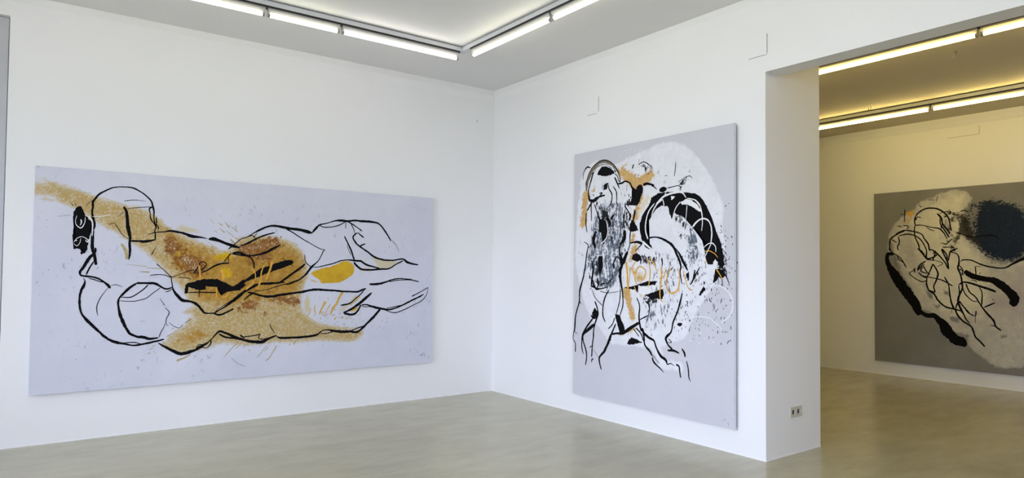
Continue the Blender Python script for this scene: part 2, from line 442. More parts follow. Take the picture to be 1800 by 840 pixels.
# ------------------------------------------------------------------ painted marks, millimetres from the lower left canvas corner (k black, w white, o orange, y ochre, g thin ochre, b brown, s pencil)
LEFT_STROKES = [
('k',((380,1259,17),(387,1308,18),(378,1355,15),(371,1403,11),(376,1445,13),(373,1475,13),(390,1506,13),(412,1540,12),(455,1574,10),(512,1605,8),(580,1616,7),(645,1614,9),(700,1590,9),(750,1553,9),(784,1515,11),(796,1472,12),(806,1429,10),(807,1378,7),(814,1335,8),(823,1304,7),(815,1272,8),(819,1241,9),(820,1203,10))),
('k',((407,985,20),(395,1057,18),(381,1116,19),(378,1188,19),(378,1223,17),(380,1259,17))),
('k',((797,1469,14),(772,1452,10),(778,1414,6),(785,1365,8),(811,1328,7),(828,1292,9))),
('k',((824,1386,6),(826,1342,8),(826,1291,5))),
('k',((828,1329,4),(842,1299,7),(837,1273,4))),
('k',((589,1459,14),(606,1417,17),(613,1368,20),(619,1307,21),(632,1240,21),(638,1209,16),(636,1160,16),(640,1099,16),(636,1049,10),(632,1028,5))),
('k',((647,1182,14),(698,1183,13),(742,1181,18),(803,1193,13),(825,1202,10))),
('k',((616,1442,4),(665,1452,4),(719,1460,5),(785,1468,5))),
('k',((588,1502,4),(663,1516,4),(746,1512,2))),
('k',((487,1307,4),(524,1320,3),(548,1285,4),(584,1232,4),(611,1208,3),(633,1200,4))),
('k',((554,1383,2),(569,1393,4),(591,1416,3))),
('k',((325,1442,2),(350,1473,3),(375,1496,3))),
('k',((768,1240,6),(824,1259,7),(891,1267,8),(925,1275,13),(983,1270,16),(1048,1256,17),(1095,1238,24),(1143,1233,15),(1192,1228,8),(1222,1219,5))),
('k',((1231,1218,16),(1271,1221,27),(1321,1205,20),(1371,1186,20),(1435,1165,23),(1493,1150,11))),
('k',((401,1120,12),(399,1087,14),(360,1038,20),(331,978,18),(302,924,15),(308,904,12),(343,896,14),(389,889,13),(430,874,11),(467,847,13),(493,823,16),(509,799,12))),
('k',((391,1012,8),(367,967,9),(343,907,10))),
('k',((359,880,5),(399,868,7),(456,847,7))),
('k',((323,883,3),(336,859,7),(332,830,16),(315,789,16),(306,747,13),(305,724,12),(305,700,14),(309,641,14),(325,596,13),(356,551,19),(398,505,17),(440,458,14),(477,418,17),(519,386,16),(561,367,20),(614,353,13),(679,336,12),(733,341,13),(799,352,14),(855,363,13),(905,375,10))),
('k',((604,360,7),(689,360,7),(733,346,5))),
('k',((695,840,11),(652,810,16),(605,761,15),(572,719,11),(567,701,14),(568,653,13),(580,598,19),(600,536,20),(628,474,17),(655,433,17),(705,406,16),(754,398,20),(798,383,17),(860,389,12))),
('k',((692,841,16),(761,840,14),(833,834,17),(867,812,13),(902,793,13),(927,792,12),(956,807,10))),
('k',((582,728,6),(654,727,7),(702,757,7),(745,791,8),(777,828,9))),
('k',((575,698,4),(682,694,5),(725,704,5),(763,716,5),(818,762,5),(867,802,5))),
('k',((509,817,2),(540,829,4),(593,810,3))),
('k',((494,805,3),(458,751,4),(441,721,5),(422,668,5),(420,632,5),(429,584,3))),
('k',((787,903,5),(831,910,6),(899,906,5),(945,890,7),(991,904,4),(1055,932,5),(1102,947,4),(1155,939,6))),
('k',((835,1000,8),(864,972,5),(898,941,5),(922,916,6),(948,890,7))),
('k',((794,1071,7),(816,1115,3),(832,1147,3))),
('k',((948,890,6),(949,865,7),(955,827,7),(962,789,11),(989,744,19),(1036,696,23),(1077,688,16),(1131,671,17),(1168,638,17),(1193,605,16),(1211,585,13),(1260,578,10),(1291,581,9),(1333,605,8),(1383,636,12),(1445,685,23),(1495,727,24),(1539,764,19),(1565,777,16),(1623,814,23),(1663,829,15),(1723,832,19),(1811,837,16),(1893,847,10))),
('k',((902,767,4),(931,773,6),(959,796,5))),
('k',((1284,576,11),(1334,562,15),(1384,580,13),(1449,613,12))),
('k',((1297,589,5),(1333,621,5),(1382,653,5),(1463,708,7))),
('k',((1566,757,14),(1618,746,15),(1678,725,15),(1759,715,20),(1840,726,18),(1923,737,19),(2008,748,17),(2050,753,19),(2122,768,18),(2195,775,19),(2284,768,16),(2367,764,16),(2436,756,15),(2529,751,14),(2608,750,14),(2655,767,16),(2695,781,12))),
('k',((1534,688,8),(1573,723,12),(1618,753,15))),
('k',((1624,763,5),(1717,775,5),(1805,801,7),(1880,823,7),(1936,831,15),(1991,854,14),(2020,864,12),(2090,921,16),(2140,986,16),(2205,1047,7),(2241,1113,7),(2255,1142,7),(2270,1152,7))),
('k',((1838,837,9),(1879,864,16),(1934,903,17),(1990,945,17),(2046,985,19),(2081,1017,13))),
('k',((1394,1134,7),(1422,1158,11),(1460,1193,7),(1504,1231,7),(1549,1246,7),(1601,1282,8),(1653,1312,15),(1720,1346,13),(1787,1359,16),(1870,1349,21),(1954,1339,20),(2040,1331,22),(2097,1317,27),(2145,1308,12))),
('k',((1898,1336,12),(1955,1307,9),(2041,1254,8),(2136,1204,6),(2217,1163,6),(2270,1152,5))),
('k',((1486,1163,7),(1550,1189,13),(1615,1225,13),(1648,1243,12),(1714,1273,11),(1795,1297,9))),
('k',((1549,1246,5),(1595,1262,7),(1622,1239,10))),
('k',((1608,1248,5),(1640,1291,4))),
('k',((1424,1098,8),(1474,1109,16),(1533,1090,15),(1586,1064,11),(1609,1027,12),(1619,966,9))),
('k',((1420,1101,11),(1399,1077,7),(1362,1024,7))),
('k',((1398,1071,6),(1399,1021,5))),
('k',((1430,1095,9),(1501,1086,12),(1566,1081,12),(1631,1089,13),(1717,1115,19),(1784,1151,17),(1842,1185,9))),
('k',((1180,930,10),(1228,950,10),(1282,986,12),(1337,1007,12),(1406,1014,9))),
('k',((1117,926,8),(1149,968,9),(1166,1008,8),(1190,1024,7),(1218,1002,7),(1203,976,8),(1173,943,9))),
('k',((1117,926,7),(1162,926,6),(1180,931,8))),
('k',((1003,890,4),(1038,885,5),(1073,883,5),(1103,868,5))),
('k',((1544,858,20),(1622,902,44),(1700,945,67),(1781,975,61),(1863,1004,60),(1932,1025,47),(1967,1033,35))),
('k',((1544,865,33),(1481,808,42),(1443,785,48))),
('k',((1865,1066,4),(1911,1039,5))),
('k',((1939,1015,5),(1968,991,4))),
('k',((1082,759,8),(1183,761,8),(1312,756,8))),
('k',((1169,865,6),(1168,781,8),(1163,716,5))),
('k',((905,638,4),(937,596,5),(916,537,5),(920,493,4),(937,486,3))),
('k',((936,514,3),(977,478,4),(1018,464,4),(1046,494,4))),
('k',((1058,501,4),(1110,535,4))),
('k',((864,714,3),(905,651,4))),
('k',((865,389,5),(878,432,5),(903,481,4),(908,506,4))),
('k',((233,1459,5),(250,1437,4))),
('k',((255,1461,5),(265,1441,4))),
('k',((861,345,7),(912,311,17),(970,276,21),(1034,246,24),(1104,258,23),(1146,270,18),(1187,295,23),(1241,327,10),(1271,355,8),(1301,389,10),(1337,420,15),(1375,409,16),(1438,379,19),(1503,349,20),(1568,326,20),(1633,312,24),(1706,311,23),(1759,336,16),(1827,360,11))),
('k',((1331,398,11),(1388,367,13),(1464,353,13),(1516,342,14))),
('k',((1508,379,13),(1548,350,9))),
('k',((1535,361,7),(1612,367,8),(1685,379,8))),
('k',((1682,374,7),(1666,348,7),(1686,333,7),(1739,337,8),(1759,343,11))),
('k',((1151,284,8),(1169,312,6),(1193,314,6),(1229,312,6),(1253,336,7))),
('k',((1199,291,7),(1230,282,6),(1265,313,8),(1268,352,8))),
('k',((1767,469,7),(1778,431,7),(1813,381,5))),
('k',((1827,353,8),(1855,338,15),(1952,333,16),(2058,333,16),(2203,348,16),(2246,379,9),(2306,390,9),(2374,376,18),(2458,365,22),(2536,364,19),(2607,355,19),(2654,382,19),(2701,425,18),(2773,490,21),(2830,549,19),(2854,575,16))),
('k',((2224,365,6),(2291,355,7),(2366,373,10))),
('k',((2543,369,9),(2614,395,9),(2685,411,13))),
('k',((2141,1311,10),(2170,1345,18),(2210,1386,12),(2288,1408,8),(2363,1434,11),(2424,1441,19),(2486,1437,18),(2564,1448,15),(2644,1445,19),(2749,1443,18),(2815,1431,14),(2857,1398,13),(2908,1335,14),(2960,1260,9))),
('k',((2968,1268,4),(3020,1216,4),(3051,1155,3))),
('k',((2213,1386,6),(2243,1370,8),(2333,1374,7),(2409,1396,8),(2471,1432,7))),
('k',((2486,1437,11),(2549,1406,10),(2646,1347,9))),
('k',((2525,1416,7),(2558,1358,7),(2571,1314,5))),
('k',((2471,1432,5),(2474,1362,4))),
('k',((2598,1330,9),(2663,1284,11))),
('k',((2594,1330,11),(2551,1287,13),(2584,1225,13),(2632,1189,13),(2714,1139,14),(2779,1095,16),(2862,1070,14),(2980,1064,13),(3100,1078,13),(3135,1055,22),(3206,1032,15),(3277,1022,10))),
('k',((2624,1200,12),(2680,1223,11))),
('k',((2461,1291,10),(2498,1222,11),(2538,1142,13),(2567,1061,13))),
('k',((2490,1207,4),(2506,1156,4),(2535,1105,4))),
('k',((2133,989,5),(2191,986,6),(2250,998,8),(2355,1024,9),(2431,1051,9),(2508,1060,10),(2571,1054,16),(2635,1051,16),(2691,1018,16),(2773,996,12),(2856,974,12))),
('k',((2563,1039,16),(2588,1009,18),(2644,972,16),(2749,966,14),(2864,974,15),(2939,979,12),(3023,1026,10),(3100,1062,12))),
('k',((2073,1102,5),(2085,1031,7),(2133,989,7))),
('k',((2731,822,16),(2817,824,19),(2899,841,14),(2966,864,10),(3051,879,9),(3199,871,6))),
('k',((2941,848,8),(3069,864,8),(3199,864,9),(3284,846,10))),
('k',((2438,620,13),(2531,639,11),(2593,689,10),(2640,726,10),(2679,770,7))),
('k',((2459,548,10),(2532,576,18),(2626,633,22),(2705,695,22),(2757,739,13))),
('k',((2470,544,19),(2533,528,18),(2580,534,18),(2619,573,15),(2642,621,13))),
('k',((2646,617,10),(2706,620,11),(2763,600,18),(2854,579,18),(2946,565,14),(3030,582,12),(3099,607,14),(3203,652,14),(3300,693,13),(3344,715,9))),
('k',((2650,606,6),(2706,599,6),(2763,603,7))),
('k',((2912,558,5),(3006,532,8),(3108,556,8),(3212,601,7),(3327,653,7),(3380,716,5),(3397,788,5))),
('k',((3206,695,12),(3299,737,7),(3397,786,7))),
('k',((2920,577,7),(3090,607,7))),
('w',((272,1367,3),(263,1331,3),(269,1296,4),(299,1272,7),(323,1310,4),(327,1358,4))),
('w',((298,1339,8),(303,1315,7),(294,1291,4))),
('w',((257,1160,4),(276,1190,4),(306,1204,4),(336,1192,4),(357,1169,5))),
('w',((257,1148,4),(277,1131,4),(297,1161,3),(301,1191,3))),
('w',((331,1180,4),(344,1163,6),(356,1187,5))),
('w',((373,1365,3),(429,1370,5),(496,1386,5))),
('w',((399,1344,5),(434,1367,3))),
('w',((324,1370,4),(352,1360,6),(373,1331,8),(377,1271,7),(376,1211,5))),
('w',((266,1178,8),(277,1169,6))),
('o',((1157,995,9),(1167,943,11),(1172,865,11))),
('o',((1773,1037,20),(1761,975,13),(1741,913,16),(1722,865,12))),
('o',((1706,1008,8),(1681,933,9),(1679,865,10))),
('o',((1600,973,7),(1628,919,7),(1629,865,7))),
('o',((1616,865,10),(1603,824,11),(1565,797,12),(1552,777,8))),
('o',((1682,865,18),(1663,824,12),(1657,790,9),(1630,797,7))),
('o',((1412,758,8),(1381,722,9),(1343,716,8))),
('o',((1338,957,20),(1358,904,24),(1353,865,16))),
('o',((1404,971,11),(1399,918,12),(1403,891,7))),
('o',((1307,806,7),(1305,753,8),(1303,714,9))),
('y',((2455,747,21),(2422,699,17),(2392,634,18),(2362,598,16),(2333,534,13))),
('y',((2286,658,25),(2257,615,13),(2221,537,10))),
('y',((2632,703,12),(2593,667,11),(2531,616,7))),
('y',((2540,564,18),(2579,578,29),(2607,596,22))),
('y',((2308,701,5),(2312,672,6))),
('y',((2140,604,7),(2126,547,7),(2098,520,5))),
('y',((2183,632,6),(2176,582,8),(2188,538,6))),
('y',((2331,635,7),(2295,571,7),(2274,514,7))),
('y',((2394,510,7),(2372,482,10))),
('y',((2456,515,8),(2441,487,10))),
('y',((2502,507,10),(2487,485,10))),
('g',((1111,235,8),(1053,207,12),(1001,189,16))),
('g',((1503,323,7),(1453,279,7),(1373,191,4))),
('g',((1523,315,6),(1472,258,5))),
('g',((1575,305,5),(1530,261,5))),
('g',((1747,275,7),(1701,223,5),(1656,169,6))),
('g',((1835,270,9),(1796,210,7),(1770,164,7),(1733,136,9))),
('g',((1713,304,5),(1674,266,5))),
('g',((1627,302,5),(1608,280,4))),
('g',((1761,260,5),(1721,222,4))),
('g',((1290,308,4),(1230,263,5))),
('g',((2023,315,5),(1981,268,10))),
('g',((1361,1375,5),(1400,1324,11))),
('g',((1419,1332,7),(1471,1287,8))),
('g',((1305,1366,5),(1343,1338,9))),
('g',((1319,1314,5),(1363,1279,9))),
('g',((1375,1296,5),(1453,1233,5))),
('g',((1276,1295,4),(1301,1277,5))),
('g',((1408,1224,13),(1447,1186,18))),
('g',((1453,1239,8),(1492,1207,11))),
('g',((1237,1389,3),(1275,1351,3))),
('g',((1204,1210,3),(1304,1135,3))),
('g',((577,1158,16),(611,1098,20),(620,1031,20))),
('g',((715,933,4),(786,931,11))),
('g',((758,965,4),(887,960,6))),
('g',((605,994,2),(763,977,4))),
('g',((140,1569,3),(248,1559,3),(363,1546,3))),
('g',((430,1524,3),(578,1476,3))),
('g',((628,1400,4),(733,1351,4))),
('g',((811,317,6),(841,331,6))),
('g',((784,260,8),(806,271,9))),
('g',((736,208,7),(755,218,7))),
('g',((795,293,4),(828,307,5))),
('g',((922,395,7),(973,421,6))),
('g',((934,373,5),(968,390,6))),
('g',((1036,444,6),(1082,470,8))),
('s',((3303,75,4),(3322,88,5),(3326,70,4),(3333,104,4))),
('s',((3345,105,5),(3345,76,4))),
('s',((3358,102,6),(3369,74,4))),
('s',((3378,81,6),(3384,84,4))),
('s',((3403,72,4),(3419,61,4),(3412,41,4))),
('s',((145,1354,2),(232,1368,3))),
('s',((277,1575,3),(297,1565,4))),
('s',((724,532,3),(762,527,3))),
('s',((1442,180,3),(1494,130,3),(1566,98,3))),
]
LEFT_PATCHES = [
('k',((251,1401),(270,1432),(278,1430),(285,1445),(300,1434),(314,1387),(337,1365),(369,1319),(372,1271),(356,1217),(352,1151),(348,1121),(343,1097),(331,1076),(307,1061),(304,1078),(328,1103),(308,1105),(278,1113),(258,1107),(255,1130),(257,1160),(256,1189),(248,1207),(250,1248),(256,1301),(250,1348),(247,1372))),
('k',((1053,750),(1054,814),(1074,842),(1110,846),(1133,858),(1175,873),(1309,873),(1328,861),(1378,838),(1429,815),(1468,818),(1512,838),(1551,824),(1494,771),(1430,771),(1380,755),(1343,729),(1346,753),(1318,766),(1317,799),(1280,812),(1218,813),(1213,780),(1159,781),(1111,794),(1078,804),(1076,753))),
]
RIGHT_STROKES = [
('b',((176,1920,18),(176,1981,33),(208,2055,40),(268,2124,40),(344,2168,34),(418,2172,29),(491,2142,27),(553,2091,22),(593,2042,17),(614,1968,14))),
('k',((210,1833,16),(199,1910,12),(236,2014,14),(269,2086,14),(355,2137,13),(439,2138,13),(512,2096,13),(558,2054,10))),
('k',((165,1975,7),(192,2056,7),(246,2127,8),(333,2175,7),(418,2183,7),(501,2149,7),(563,2090,7),(598,2027,7))),
('k',((125,2033,6),(135,2101,7),(180,2144,12),(230,2133,8))),
('k',((205,1833,18),(271,1820,27),(336,1845,14),(388,1886,13))),
('k',((282,1835,19),(346,1852,13),(420,1861,13))),
('k',((346,1882,8),(378,1887,10),(362,1866,9))),
('k',((456,1965,8),(472,1915,10),(508,1861,12),(504,1795,10),(488,1767,12),(473,1749,8))),
('k',((378,1924,5),(419,1958,8),(466,1968,7))),
('k',((523,1933,8),(564,1878,10),(570,1819,10),(565,1768,8))),
('k',((543,2011,15),(574,1957,12),(604,1903,8))),
('k',((543,2044,8),(573,2023,7),(594,1977,8),(614,1964,12))),
('k',((584,1949,12),(634,1951,15),(673,1962,12),(732,1938,11),(751,1904,15),(799,1871,17),(837,1882,14))),
('k',((755,2067,12),(774,2100,12))),
('k',((835,2093,7),(882,2108,6),(928,2089,7),(983,2047,5))),
('k',((172,1713,13),(168,1614,12),(185,1529,7))),
('k',((244,1815,15),(238,1800,16),(183,1735,13))),
('k',((238,1793,12),(245,1633,8))),
('k',((282,1789,11),(326,1696,10),(342,1665,20),(353,1634,23))),
('k',((203,1406,9),(182,1323,12),(160,1201,13),(139,1117,15),(89,978,16),(84,885,13),(34,744,14),(18,604,14),(12,595,11),(1,517,8),(31,481,9),(32,396,11))),
('k',((141,1446,5),(197,1414,9),(214,1383,7))),
('k',((84,885,13),(107,855,5))),
('k',((12,595,5),(64,572,4))),
('k',((248,1262,12),(254,1254,12),(271,1179,19),(255,1088,18),(245,1020,12))),
('k',((250,1028,14),(342,1007,11),(468,1025,7))),
('k',((363,1041,13),(426,1058,11))),
('k',((331,1104,12),(342,1052,14),(310,992,10))),
('k',((266,1088,14),(299,1014,18),(353,1000,12))),
('k',((529,1125,8),(488,1077,10),(437,1054,8))),
('k',((364,986,6),(448,973,5),(600,989,4))),
('k',((256,998,6),(300,924,7),(396,854,6))),
('k',((478,1000,11),(427,929,13),(402,839,12),(402,765,13),(434,705,7))),
('k',((295,890,14),(322,843,14),(339,776,14),(312,715,14),(281,623,12),(281,579,14),(266,480,12),(256,374,12))),
('k',((242,763,12),(264,735,11))),
('k',((269,728,14),(182,639,16),(132,566,16),(122,512,13),(128,429,11),(145,389,7))),
('k',((297,681,22),(215,626,27),(138,567,18),(138,521,13),(178,434,13),(190,375,12),(174,290,10))),
('k',((256,322,7),(261,352,9),(283,361,8))),
('k',((228,458,7),(260,479,7))),
('k',((566,782,30),(612,713,66),(642,651,71),(637,651,68),(647,626,47))),
('k',((512,605,15),(582,618,15),(652,623,20),(720,664,27),(842,729,20))),
('k',((567,703,12),(532,643,14),(492,567,22),(461,506,22),(420,443,22),(358,378,15),(363,334,14),(385,274,10))),
('k',((476,565,7),(507,550,15))),
('k',((282,444,3),(352,377,4))),
('k',((551,752,9),(522,693,9),(471,649,8))),
('k',((813,943,8),(846,882,10),(842,763,15),(870,668,19),(880,676,20),(898,615,17),(908,547,14),(971,492,17),(989,460,9))),
('k',((889,649,19),(953,613,19),(1007,591,16),(1025,558,8),(1038,526,9))),
('k',((1011,591,13),(1034,539,13),(1078,476,20),(1138,443,17),(1155,412,9),(1189,422,6),(1227,405,4))),
('k',((980,598,11),(1011,590,13))),
('k',((990,453,10),(1007,415,14),(1043,388,10),(1078,369,9),(1117,337,4))),
('k',((989,474,5),(1069,408,4))),
('k',((911,919,11),(952,887,13),(956,825,9),(921,727,6))),
('k',((852,757,8),(943,797,9))),
('k',((805,684,12),(861,640,10),(894,574,8))),
('k',((777,675,8),(843,611,8))),
('k',((1304,1000,9),(1287,935,14),(1255,842,13),(1213,760,14),(1197,693,11),(1188,673,14),(1137,622,19),(1155,577,13),(1206,536,14))),
('k',((1155,525,14),(1222,528,16),(1276,513,10))),
('k',((1163,621,6),(1197,594,6),(1159,591,5))),
('k',((1301,555,10),(1329,516,14),(1333,487,8))),
('k',((1349,460,8),(1366,398,10),(1374,328,8),(1390,301,5))),
('k',((1243,419,14),(1272,409,13),(1281,361,10),(1291,320,11))),
('k',((949,1453,12),(1030,1457,11),(1135,1424,17),(1211,1375,19),(1253,1301,17),(1282,1242,16),(1291,1203,13),(1283,1183,11),(1299,1072,7))),
('k',((1237,1361,6),(1278,1308,14),(1319,1242,20),(1360,1177,9))),
('k',((1092,1283,11),(1097,1229,10),(1092,1209,8))),
('k',((735,1414,10),(811,1423,16),(876,1407,20))),
('k',((876,1407,8),(839,1377,8),(792,1343,7))),
('k',((578,1303,10),(538,1252,14),(538,1202,17),(543,1187,11))),
('k',((578,1303,8),(618,1266,12),(618,1230,8))),
('k',((790,1702,20),(781,1653,17),(734,1493,10),(730,1400,8),(706,1344,7))),
('k',((666,1531,30),(666,1459,34),(617,1403,15),(608,1339,15),(638,1259,25),(628,1202,29),(619,1180,29),(619,1094,25),(640,1015,16),(650,944,12),(650,866,10),(611,770,8))),
('k',((620,1015,10),(611,907,9),(571,790,8))),
('k',((674,1746,12),(704,1708,20),(733,1670,22),(729,1614,16))),
('k',((675,1717,8),(655,1618,10),(666,1545,14))),
('k',((495,1634,29),(515,1655,20),(545,1682,7))),
('k',((442,1711,14),(453,1644,24),(484,1605,31),(480,1569,19))),
('k',((306,1532,24),(274,1472,29),(280,1412,25),(307,1381,14))),
('k',((706,1344,20),(667,1273,34),(648,1230,34))),
('k',((308,1314,7),(276,1254,7))),
('k',((1170,1176,8),(1195,1189,7),(1208,1212,6))),
('k',((1688,1185,11),(1732,1112,6),(1750,1063,3))),
('k',((1674,1148,7),(1692,1056,4))),
('k',((1703,1209,6),(1717,1167,7),(1725,1124,4))),
('k',((1645,1141,5),(1652,1073,3))),
('k',((1344,937,8),(1360,925,9),(1352,911,6),(1364,889,6))),
('k',((1517,1070,13),(1525,1096,7))),
('k',((1392,1068,14),(1431,1139,11),(1478,1209,6))),
('k',((1416,1119,13),(1431,1184,11))),
('k',((1255,743,17),(1288,746,23),(1304,753,11))),
('k',((1681,1351,4),(1725,1295,4))),
('k',((1703,1289,5),(1728,1209,3))),
('k',((1222,1946,5),(1231,2005,6),(1235,2064,4))),
('k',((1124,1963,5),(1150,1960,4))),
('k',((1260,1895,4),(1318,1922,4),(1382,1932,5),(1406,1906,3))),
('k',((1268,1875,5),(1318,1876,7),(1334,1888,5))),
('k',((1150,1859,7),(1277,1861,6),(1285,1827,8))),
('k',((1064,1847,31),(1107,1850,39),(1142,1853,21))),
('k',((974,1896,11),(1010,1879,8),(1037,1856,6))),
('k',((883,1912,23),(938,1914,20),(1010,1893,10))),
('k',((808,1884,34),(855,1894,34),(874,1850,23))),
('w',((1285,1735,6),(1236,1685,7),(1207,1607,6),(1207,1528,8),(1236,1480,9),(1286,1478,8),(1319,1516,7),(1339,1593,5),(1351,1703,6))),
('w',((1423,1743,6),(1470,1701,8),(1493,1636,9),(1501,1559,7),(1493,1489,6))),
('w',((1407,1525,13),(1454,1568,11),(1509,1585,10),(1555,1568,9),(1581,1523,9),(1589,1460,10),(1581,1397,9))),
('w',((1509,1355,5),(1555,1386,7),(1592,1391,8),(1622,1365,6),(1626,1321,5))),
('w',((1585,1388,6),(1555,1341,6),(1528,1291,6))),
('w',((1099,1769,8),(1046,1739,11),(993,1675,8),(980,1614,6),(994,1558,6))),
('w',((1099,1769,7),(1112,1721,9),(1091,1648,8),(1029,1563,7))),
('w',((1011,1742,8),(948,1678,10),(917,1596,10),(912,1520,11),(940,1443,12))),
('w',((876,1425,17),(931,1388,14),(995,1346,8))),
('w',((438,1630,7),(459,1562,8),(444,1474,8),(376,1417,9))),
('w',((1029,1734,9),(1108,1789,13),(1219,1813,13),(1302,1806,10),(1342,1763,8))),
('w',((1142,1840,6),(1116,1788,8))),
('w',((1351,1756,7),(1430,1736,8),(1470,1695,9))),
('w',((1600,1066,5),(1674,1061,6),(1739,1020,8),(1774,961,8),(1771,882,8),(1732,825,6),(1674,785,6))),
('w',((1385,804,6),(1479,819,6),(1570,812,7),(1630,775,6),(1667,747,5),(1681,724,6))),
('w',((1384,1048,6),(1447,1126,6),(1517,1178,7),(1570,1200,8),(1652,1197,6))),
('w',((1319,1346,4),(1384,1300,7))),
('w',((807,2125,12),(835,2163,27),(849,2183,22))),
('w',((684,1752,12),(743,1670,8))),
('w',((258,2087,7),(333,2124,9),(408,2141,7),(491,2117,9),(538,2071,9))),
('o',((687,1252,17),(702,1152,15),(708,1053,14),(723,968,9))),
('o',((697,1244,10),(692,1202,15))),
('o',((755,1195,7),(783,1237,7),(812,1258,5))),
('o',((886,1202,10),(840,1209,9),(803,1167,11),(794,1097,9),(822,1052,8))),
('o',((886,1202,10),(914,1174,8),(905,1126,10),(868,1084,7))),
('o',((923,1271,6),(946,1250,8),(964,1182,9),(960,1099,9),(942,1030,6))),
('o',((959,1285,6),(1004,1243,6),(1022,1202,6))),
('o',((784,1040,7),(813,992,7))),
('o',((736,1209,5),(727,1110,6),(718,1017,6))),
('o',((1092,1209,11),(1088,1115,13),(1075,1034,12),(1080,940,8),(1111,914,5))),
('o',((1136,1189,6),(1110,1129,8),(1062,1108,8))),
('o',((1195,1203,5),(1153,1136,8),(1140,1075,8),(1162,1009,10),(1204,992,11),(1254,1019,11),(1275,1078,8),(1274,1150,7),(1254,1209,5))),
('o',((1266,1045,8),(1275,1000,6))),
('o',((1315,1177,6),(1336,1105,6),(1376,1029,6),(1408,1023,6))),
('o',((1630,1191,7),(1659,1154,7),(1688,1111,7))),
('o',((1524,1329,6),(1562,1332,6),(1615,1309,5),(1645,1278,4))),
('o',((977,1271,8),(1004,1230,8),(1022,1209,6),(1044,1148,6))),
('o',((1532,1266,5),(1547,1235,6))),
('s',((1677,47,3),(1690,53,4))),
('s',((1697,61,3),(1698,53,3))),
('s',((1708,52,3),(1709,66,3),(1719,68,2))),
('s',((1728,41,3),(1742,40,3))),
('s',((1735,49,2),(1739,33,3),(1739,19,3))),
]
RIGHT_PATCHES = [
('k',((312,2062),(344,2100),(376,2127),(439,2123),(491,2098),(532,2064),(543,2044),(492,2039),(419,2032),(366,2045))),
('k',((394,1912),(419,1958),(451,1966),(446,1910))),
('k',((713,1750),(752,1804),(771,1831),(751,1890),(808,1867),(855,1915),(874,1843),(856,1810),(842,1769),(809,1736))),
('k',((975,1793),(1064,1827),(1193,1822),(1318,1807),(1430,1788),(1485,1751),(1532,1696),(1554,1644),(1592,1579),(1630,1465),(1659,1414),(1681,1351),(1696,1289),(1703,1228),(1681,1203),(1652,1222),(1630,1290),(1615,1265),(1593,1228),(1555,1228),(1528,1279),(1520,1355),(1493,1432),(1462,1490),(1407,1531),(1375,1552),(1359,1592),(1318,1614),(1261,1631),(1219,1647),(1194,1602),(1168,1650),(1164,1710),(1117,1707),(1090,1719),(1029,1693),(993,1654),(958,1615),(930,1575),(926,1506),(945,1443),(995,1346),(941,1361),(904,1382),(867,1439),(848,1509),(847,1579),(875,1648),(921,1700),(957,1739))),
('k',((1600,1085),(1622,1191),(1652,1197),(1688,1185),(1717,1148),(1688,1123),(1674,1117),(1652,1135),(1630,1098),(1608,1091))),
('k',((1463,986),(1509,1057),(1532,1039),(1486,987))),
('k',((1340,1151),(1372,1170),(1368,1093),(1344,1131))),
('k',((659,1023),(765,1040),(859,1063),(933,1085),(1040,1087),(1040,1087),(1014,1052),(978,1065),(996,1056),(969,1051),(905,1043),(831,1048),(813,1041),(827,985),(794,1009),(737,1014))),
('k',((906,967),(996,998),(978,987),(1102,1028),(1115,981),(1093,940),(1032,944),(979,929),(960,949))),
('k',((348,1642),(390,1647),(443,1615),(454,1540),(444,1467),(403,1409),(376,1424),(413,1468),(359,1529),(338,1538))),
('k',((340,1306),(393,1305),(399,1201),(383,1179),(357,1119),(341,1179))),
('k',((744,1514),(715,1536),(753,1620),(791,1589),(829,1524),(772,1512))),
('k',((764,1315),(811,1328),(858,1300),(868,1272),(812,1251),(755,1272))),
('k',((258,727),(263,787),(295,834),(333,791),(328,739),(291,725))),
('k',((701,535),(730,580),(758,597),(815,587),(871,568),(889,568),(815,549),(740,532))),
('k',((551,789),(611,778),(671,660),(681,626),(612,624),(602,677))),
('k',((1263,750),(1296,759),(1308,747),(1280,732))),
('w',((1285,1728),(1334,1750),(1383,1746),(1446,1703),(1493,1642),(1470,1643),(1415,1679),(1351,1707),(1302,1707))),
('w',((1185,1789),(1227,1779),(1193,1755))),
('w',((831,1041),(906,1036),(996,1058),(1040,1046),(978,1011),(996,998),(869,966),(841,986))),
]
